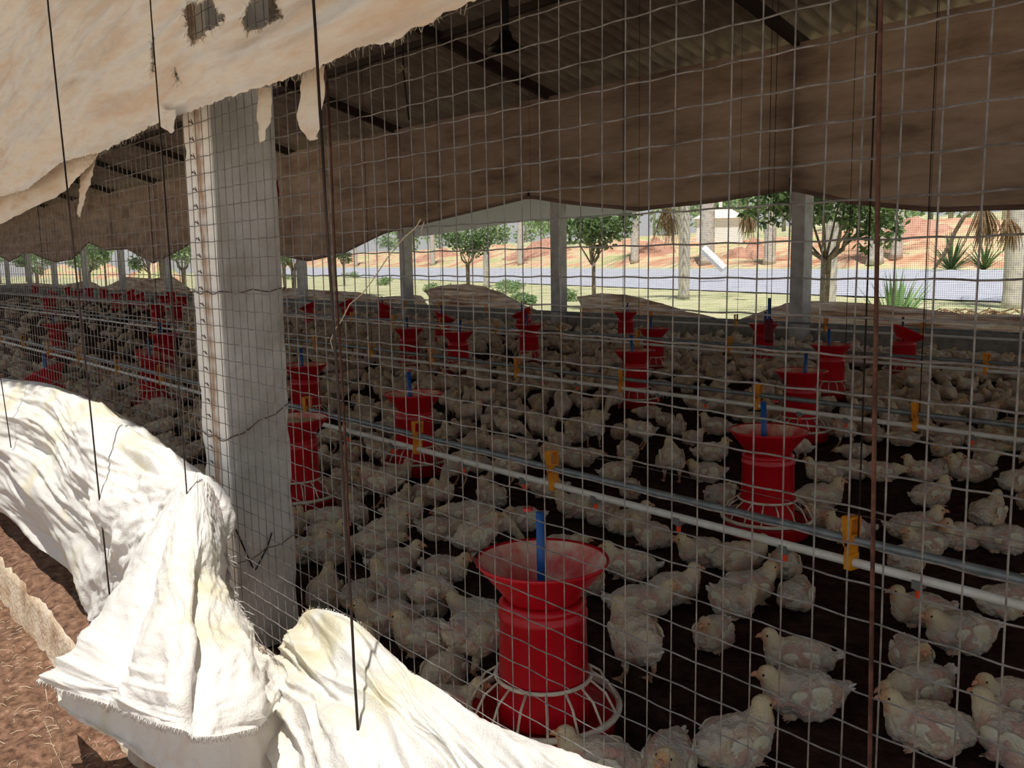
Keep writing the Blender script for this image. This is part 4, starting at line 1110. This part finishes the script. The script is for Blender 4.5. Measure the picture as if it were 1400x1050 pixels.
for k in range(900):      # straw and clods
    x = rnd.uniform(-5.5, -1.6); y = -.32 - rnd.random() ** 1.5 * 1.4; a = rnd.uniform(0, PI); L = rnd.uniform(.01, .05)
    z = -.335 + .018 * fbm(x * 3, y * 3, 1, 4) + .010 * max(0, fbm(x * 22, y * 22, 5, 3)) + .005
    b.tube([(x, y, z), (x + L * .5 * math.cos(a), y + L * .5 * math.sin(a), z + .006), (x + L * math.cos(a), y + L * math.sin(a), z + .001)], .001, 3)
tag(b.build('straw', M['twine']), 'scattered pale straw on the red soil at the lower left', 'straw', kind='stuff')
b = MB()
for k in range(260):
    x = rnd.uniform(-2.75, -2.1); y = rnd.uniform(-.055, .04); b.ell((x, y, .062 + rnd.uniform(0, .004)), [rnd.uniform(.002, .006) for _ in range(3)], None, 5, 4)
tag(b.build('debris', M['twine']), 'crumbly pale debris on the wall top at the pillar foot', 'debris', kind='stuff')

# ------------------------------------------------------------------ outside, far: lawn, road, bank, trees
def sdist(x, y): return .27 * x + .963 * y
def tz(x, y):
    s = sdist(x, y)
    z = float(np.interp(s, [8, 22, 24.1, 33.5, 35.5, 45, 60, 95, 140], [-.33, -.3, -.3, .45, .5, 2.6, 3.4, 5.0, 8]))
    if s > 35: z += (min(1, (s - 35) / 6)) * (.7 * fbm(x * .09, y * .09, 2, 3))
    return z
g = MB(); XS = np.linspace(-190, 30, 260); YS = np.linspace(YF + .1, 150, 190)
YS = YF + .1 + (YS - YF - .1) ** 1.5 / (150 - YF - .1) ** .5
for y in YS:
    for x in XS: g.v.append((x, y, tz(x, y) + .02 * noise.noise(Vector((x, y, 0)))))
g.f = grid_faces(259, 189)
for f in g.f:
    cx = sum(g.v[i][0] for i in f) / 4; cy = sum(g.v[i][1] for i in f) / 4; s = sdist(cx, cy)
    g.mi.append(0 if s < 36 or s > 52 else 1)
tag(g.build('lawn', [M['grass'], M['dirt']], smooth=True), None, kind='structure')
g = MB()
for i in range(120):
    for s, dz in ((24.1, .03), (27, .05), (30, .05), (33.6, .04)):
        x = -185 + 212 * i / 119
        y = (s - .27 * x) / .963; g.v.append((x, y, tz(x, y) + dz + .03))
g.f = [(i * 4 + k, (i + 1) * 4 + k, (i + 1) * 4 + k + 1, i * 4 + k + 1) for i in range(119) for k in range(3)]; g.mi = [0] * len(g.f)
tag(g.build('road', M['asphalt']), 'pale road crossing behind the far side of the house', 'road', kind='structure')
def groundpt(px, py_s, s):
    """point on the terrain in picture column px at distance s from the house line"""
    r = ROT @ np.array([px - 700, -(370 - 525), -F]); t = (s - sdist(CAM[0], CAM[1])) / sdist(r[0], r[1])
    p = CAM + r * t; return Vector((p[0], p[1], tz(p[0], p[1])))
def leaves(b, c, rad, n, size, r, flat=.7):
    for _ in range(n):
        d = Vector((r.gauss(0, 1), r.gauss(0, 1), r.gauss(0, 1))).normalized() * r.random() ** .4
        p = Vector(c) + Vector((d.x * rad[0], d.y * rad[1], d.z * rad[2]))
        a = Vector((r.gauss(0, 1), r.gauss(0, 1), r.gauss(0, .6) - .3)).normalized(); q = a.cross(Vector((r.gauss(0, 1), r.gauss(0, 1), r.gauss(0, 1)))).normalized()
        L = size * r.uniform(.7, 1.3); w = L * .28
        b.add([p, p + a * L * .5 + q * w, p + a * L, p + a * L * .5 - q * w], [(0, 1, 2, 3)])
def leafy(name, base, h, crown, stems, label, cat, seed, leafm='leaf', n=1400, size=.16, grp=None, lean=0):
    r = random.Random(seed)
    o = empty(name, base, label, cat, grp)
    t = MB(); f = MB()
    for k in range(stems):
        a = r.uniform(0, 2 * PI); sp = crown * .35
        top = Vector((math.cos(a) * sp + lean, math.sin(a) * sp, h * .75))
        t.tube([(0, 0, -.05), Vector((r.uniform(-.04, .04), r.uniform(-.04, .04), h * .35)) + (top * .08), top * .6 + Vector((0, 0, .05)), top], [.07, .055, .04, .015], 8)
    for k in range(max(5, int(crown * 5))):
        a = r.uniform(0, 2 * PI); rr = crown * r.random() ** .5 * .8
        c = (math.cos(a) * rr + lean, math.sin(a) * rr, h * r.uniform(.55, .98))
        leaves(f, c, (crown * .38, crown * .38, h * .14), n // max(5, int(crown * 5)), size, r)
        t.tube([(lean * .4, 0, h * .4), c], [.03, .01], 5)
    t.build('trunk', M['bark'], o, True); f.build('foliage', M[leafm], o)
    return o
def palm(base, h, r0, label, seed, grp=None, droop=True):
    r = random.Random(seed); o = empty('palm_tree', base, label, 'palm tree', grp)
    t = MB(); N = 24; pts = []; rs = []
    for k in range(N + 1):
        q = k / N; pts.append((0.02 * math.sin(q * 3), 0, h * q - .05)); rs.append(r0 * (1.15 - .25 * q + .12 * math.sin(q * 5)) * (1.25 if k == 0 else 1) + (.01 if k % 2 else 0))
    t.tube(pts, rs, 16); t.build('trunk', M['palmbark'], o, True)
    f = MB()
    for k in range(11):
        a = 2 * PI * k / 11 + r.uniform(-.2, .2); L = r.uniform(2.4, 3.2)
        pts = [Vector((math.cos(a) * L * t_, math.sin(a) * L * t_, h + 1.0 * t_ - 2.3 * t_ * t_)) for t_ in np.linspace(0, 1, 12)]
        f.tube(pts, [.03] * 6 + [.015] * 6, 5)
        for i in range(1, 12):
            for s in (-1, 1):
                d = (pts[i] - pts[i - 1]).normalized(); sd = d.cross(Vector((0, 0, 1))) * s
                for e in (0, .5):
                    p = pts[i - 1].lerp(pts[i], e); tip = p + sd * .5 + d * .25 + Vector((0, 0, -.35)); w = d * .03
                    f.add([p - w, p + w, tip], [(0, 1, 2)])
    f.build('fronds', M['leafpale'], o)
    return o
def dead_frond(px, py, dist_y, L, label, seed):
    r = random.Random(seed); p = at(px, py, 1, dist_y)
    b = MB()
    for k in range(70):
        x = r.gauss(0, .16) * L; y = r.gauss(0, .1) * L; l = r.uniform(.5, 1) * L
        b.tube([(x * .3, y * .3, 0), (x * .8 + .06, y, -l * .55), (x * 1.1 + .02, y, -l)], [.012, .018, .004], 4)
    b.tube([(0, 0, 1.6), (.02, 0, .6), (0, 0, -.1)], .03, 6)
    o = b.build('dead_palm_frond', M['dry']); o.location = p
    return tag(o, label, 'palm frond')
# leafy young trees close beyond the far wall
leafy('young_tree', groundpt(640, 0, 13.5), 3.5, 1.25, 2, 'small leafy tree beyond the netting, behind the hump left of the central post', 'tree', 3, n=1500, size=.15)
leafy('young_tree', groundpt(812, 0, 13.0), 3.5, 1.5, 1, 'leafy tree with thin trunk just right of the central far post', 'tree', 4, n=2200, size=.16, lean=-.25)
leafy('young_tree', groundpt(1128, 0, 12.0), 3.6, 1.6, 4, 'many stemmed leafy tree directly behind the right-hand far post', 'tree', 5, n=2600, size=.17)
leafy('young_tree', groundpt(470, 0, 14.5), 3.4, 1.1, 2, 'leafy tree between the two far posts nearest the big pillar', 'tree', 6, n=1400, size=.17)
leafy('young_tree', groundpt(160, 0, 16), 4.6, 2.0, 2, 'leafy tree seen through the distant opening left of the pillar', 'tree', 7, n=1800, size=.26)
leafy('young_tree', groundpt(40, 0, 18), 5.0, 2.2, 2, 'leafy tree in the leftmost distant opening', 'tree', 8, n=1500, size=.3)
for k, (px, s, sz) in enumerate([(700, 17, .9), (715, 13, .7), (525, 17, 1.0), (600, 15, .8), (775, 15, .7), (385, 16, 1.0), (480, 22, 1.2), (690, 20, .9)]):
    r = random.Random(50 + k); b = MB(); p = groundpt(px, 0, s)
    for q in range(7): leaves(b, (r.gauss(0, sz * .35), r.gauss(0, sz * .35), sz * r.uniform(.15, .45)), (sz * .35, sz * .35, sz * .25), 90, .13, r)
    o = b.build('low_shrub', M['leafpale']); o.location = p
    tag(o, 'low green shrub on the lawn beyond the far netting', 'shrub', 'low shrubs beyond the far netting')
palm(groundpt(935, 0, 19), 6.5, .17, 'thick pale palm trunk standing beyond the netting, right of the second curtain hump', 1)
palm(groundpt(868, 0, 37), 9, .27, 'white palm trunk beyond the road, left of the thick trunk', 2)
palm(groundpt(966, 0, 37), 9, .42, 'broad grey palm trunk beyond the road beside the white hut', 3)
palm(groundpt(1052, 0, 37), 9, .3, 'grey palm trunk beyond the road, left of the right-hand far post', 4)
palm(groundpt(1196, 0, 36.5), 9, .34, 'grey palm trunk beyond the road, left one of two side by side', 5)
palm(groundpt(1224, 0, 37.5), 9, .26, 'bright white palm trunk beyond the road, right one of two side by side', 6)
palm(groundpt(1388, 0, 22), 7, .24, 'mottled palm trunk near the right edge of the view', 7)
palm(groundpt(1135, 0, 17), 6, .14, 'slim pale trunk close behind the right-hand far post', 8)
palm(groundpt(592, 0, 37), 9, .26, 'pale palm trunk seen just right of the left-of-centre far post', 9)
palm(groundpt(712, 0, 37), 9, .26, 'pale palm trunk beyond the road, left of the central far post', 10)
palm(groundpt(487, 0, 37), 9, .22, 'pale palm trunk between the two far posts right of the big pillar', 11)
palm(groundpt(665, 0, 20), 6, .16, 'slim pale trunk right of the small leafy tree', 12)
dead_frond(912, 285, 27, 1.6, 'dry brown palm frond hanging left of the thick palm trunk', 1)
dead_frond(1345, 285, 24, 1.2, 'dry brown palm frond hanging at the right under the curtain hem', 2)
dead_frond(1022, 285, 26, 1.1, 'dry greyish palm frond hanging left of the right-hand far post', 3)
dead_frond(1378, 300, 24, .9, 'dry palm frond hanging close to the right edge of the view', 4)
b = MB()
b.tube([Vector(at(px, py, 1, 22)) for px, py in ((1335, 285), (1318, 296), (1305, 318), (1298, 335), (1288, 352), (1277, 368))], [.05, .055, .05, .06, .05, .03], 7)
tag(b.build('hanging_branch', M['bark'], smooth=True), 'crooked dark branch slanting down at the right, before the bank', 'branch')
def spiky(px, s, L, n, label, seed, m='agave'):
    r = random.Random(seed); o = empty('agave', groundpt(px, 0, s), label, 'plant'); b = MB()
    for k in range(n):
        a = r.uniform(0, 2 * PI); el = r.uniform(.25, 1.45); l = L * r.uniform(.7, 1.1)
        d = Vector((math.cos(a) * math.cos(el), math.sin(a) * math.cos(el), math.sin(el))); q = d.cross(Vector((0, 0, 1))).normalized()
        pts = [d * l * t for t in (0, .35, .7, 1)]
        pts = [p + Vector((0, 0, -.12 * l * (i / 3) ** 2)) for i, p in enumerate(pts)]; w = [.03, .05, .03, 0.002]
        vs = []
        for p, ww in zip(pts, w): vs += [p - q * ww, p + q * ww]
        b.add(vs, [(0, 1, 3, 2), (2, 3, 5, 4), (4, 5, 7, 6)])
    b.build('leaf_rosette', M[m], o); return o
spiky(1224, 13.0, 1.45, 60, 'spiky pale green rosette plant behind the right-hand curtain heap', 1)
spiky(1300, 33.8, 2.0, 60, 'spiky green rosette plant at the foot of the bank, right', 2, 'leaf')
spiky(1345, 34.5, 1.7, 50, 'spiky green rosette plant on the bank near the right edge', 3, 'leaf')
b = MB(); p0 = groundpt(1345, 0, 15)
for k in range(90):
    a = rnd.uniform(0, 2 * PI); L = rnd.uniform(.3, 1.0)
    q = Vector((rnd.gauss(0, .5), rnd.gauss(0, .5), .05 + rnd.random() * .3))
    b.tube([q, q + Vector((math.cos(a) * L * .5, math.sin(a) * L * .5, .12)), q + Vector((math.cos(a) * L, math.sin(a) * L, -.02))], [.015, .018, .004], 4)
o = b.build('dry_frond_heap', M['dry']); o.location = p0
tag(o, 'heap of dry palm fronds on the lawn near the right edge', 'fronds')
# mounds of red earth on the bank
for k, (px, s, w_, h_, lab) in enumerate([(1022, 40, 3.6, 1.7, 'mound of red earth right of the white hut'), (895, 40, 3.2, 1.3, 'mound of red earth between two palm trunks at centre'),
                                         (740, 42, 7, 1.7, 'long red earth mound behind the central far post'), (1240, 43, 6, 1.0, 'low red earth mound behind the pair of palm trunks'), (600, 42, 7, 1.6, 'red earth mound left of the small leafy tree'),
                                         (430, 42, 8, 1.5, 'red earth mound seen right of the big pillar')]):
    b = MB(); p = groundpt(px, 0, s); n = 40
    for j in range(n + 1):
        for i in range(n + 1):
            u = -1 + 2 * i / n; v = -1 + 2 * j / n; d = min(1, math.hypot(u, v)); e = (math.cos(PI * d) + 1) / 2
            b.v.append((u * w_ * 1.4, v * w_ * .8, -1.8 + e * (h_ * .55 + 1.8) * (1 + .35 * fbm(u * 3 + k, v * 3, k, 4))))
    b.f = grid_faces(n, n); b.mi = [0] * len(b.f)
    o = b.build('earth_mound', M['mound'], smooth=True); o.location = p; tag(o, lab, 'mound')
# white hut and board
p = groundpt(984, 0, 48); hb = empty('white_hut', p + Vector((0, 0, -.2)), 'small white hut with pale low roof beyond the red mound', 'building', rz=.6)
b = MB(); b.box(-1.9, 1.9, -1.5, 1.5, -.5, 2.2); b.build('wall', M['plaster'], hb)
b = MB(); b.add([(-2.2, -1.8, 2.2), (2.2, -1.8, 2.2), (2.2, 1.8, 2.2), (-2.2, 1.8, 2.2), (-.9, 0, 3.0), (.9, 0, 3.0)], [(0, 1, 5, 4), (2, 3, 4, 5), (1, 2, 5), (3, 0, 4), (0, 3, 2, 1)]); b.build('roof', M['rooftile'], hb)
b = MB(); b.box(-.15, .15, -.15, .15, 2.4, 4.6); b.build('vent_pipe', M['plaster'], hb)
a0 = Vector(at(961, 340, 1, 36)); a1 = Vector(at(990, 368, 1, 36.4)); b = MB(); b.tube([a0, a1], .22, 8)
tag(b.build('white_pole', M['plaster']), 'white pole leaning on the red mound beside the broad grey trunk', 'pole')
# trees and bank beyond the distant left openings
rl = random.Random(9)
for k, (x, y) in enumerate([(-52, 17), (-60, 19), (-68, 17), (-76, 21), (-85, 18), (-95, 22), (-104, 19), (-116, 24), (-130, 21), (-145, 26), (-160, 22), (-45, 21), (-38, 20)]):
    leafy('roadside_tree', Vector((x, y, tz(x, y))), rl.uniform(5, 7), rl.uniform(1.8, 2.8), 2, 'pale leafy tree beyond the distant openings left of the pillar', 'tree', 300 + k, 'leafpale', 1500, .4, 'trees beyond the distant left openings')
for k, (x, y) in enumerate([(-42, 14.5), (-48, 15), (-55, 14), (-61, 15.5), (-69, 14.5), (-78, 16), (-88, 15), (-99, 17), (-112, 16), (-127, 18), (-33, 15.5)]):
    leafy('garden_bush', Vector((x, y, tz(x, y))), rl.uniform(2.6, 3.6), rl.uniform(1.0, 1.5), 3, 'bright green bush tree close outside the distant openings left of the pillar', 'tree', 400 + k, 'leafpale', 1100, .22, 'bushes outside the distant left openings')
for k, (x, y, w_) in enumerate([(-75, 31, 12), (-100, 33, 14), (-130, 36, 16), (-165, 40, 20)]):
    b = MB(); n = 30
    for j in range(n + 1):
        for i in range(n + 1):
            u = -1 + 2 * i / n; v = -1 + 2 * j / n; d = min(1, math.hypot(u, v)); e = (math.cos(PI * d) + 1) / 2
            b.v.append((u * w_, v * w_ * .3, -1.5 + e * 3.3 * (1 + .25 * fbm(u * 3 + k, v * 3, k, 4))))
    b.f = grid_faces(n, n); b.mi = [0] * len(b.f)
    o = b.build('earth_mound', M['dirt'], smooth=True); o.location = (x, y, tz(x, y)); tag(o, 'pale red earth bank beyond the distant openings left of the pillar', 'mound', 'banks beyond the distant left openings')
# the wood behind
rf = random.Random(77)
for k in range(44):
    px = 20 + k * 32 + rf.uniform(-12, 12); s = rf.uniform(52, 82); p = groundpt(px, 0, s)
    if p.y > 142: continue
    o = empty('forest_tree', p, 'tall thin trunked tree of the wood behind the bank', 'tree', 'trees of the wood behind the bank')
    t = MB(); f = MB(); h = rf.uniform(9, 14)
    t.tube([(0, 0, -.5), (rf.uniform(-.3, .3), 0, h * .5), (rf.uniform(-.5, .5), 0, h)], [.22, .18, .1], 8); t.build('trunk', M['palmbark'], o, True)
    for q in range(10):
        c = (rf.gauss(0, 1.6), rf.gauss(0, 1.6), h * rf.uniform(.12, 1)); leaves(f, c, (1.9, 1.9, 1.6), 60, .75, rf)
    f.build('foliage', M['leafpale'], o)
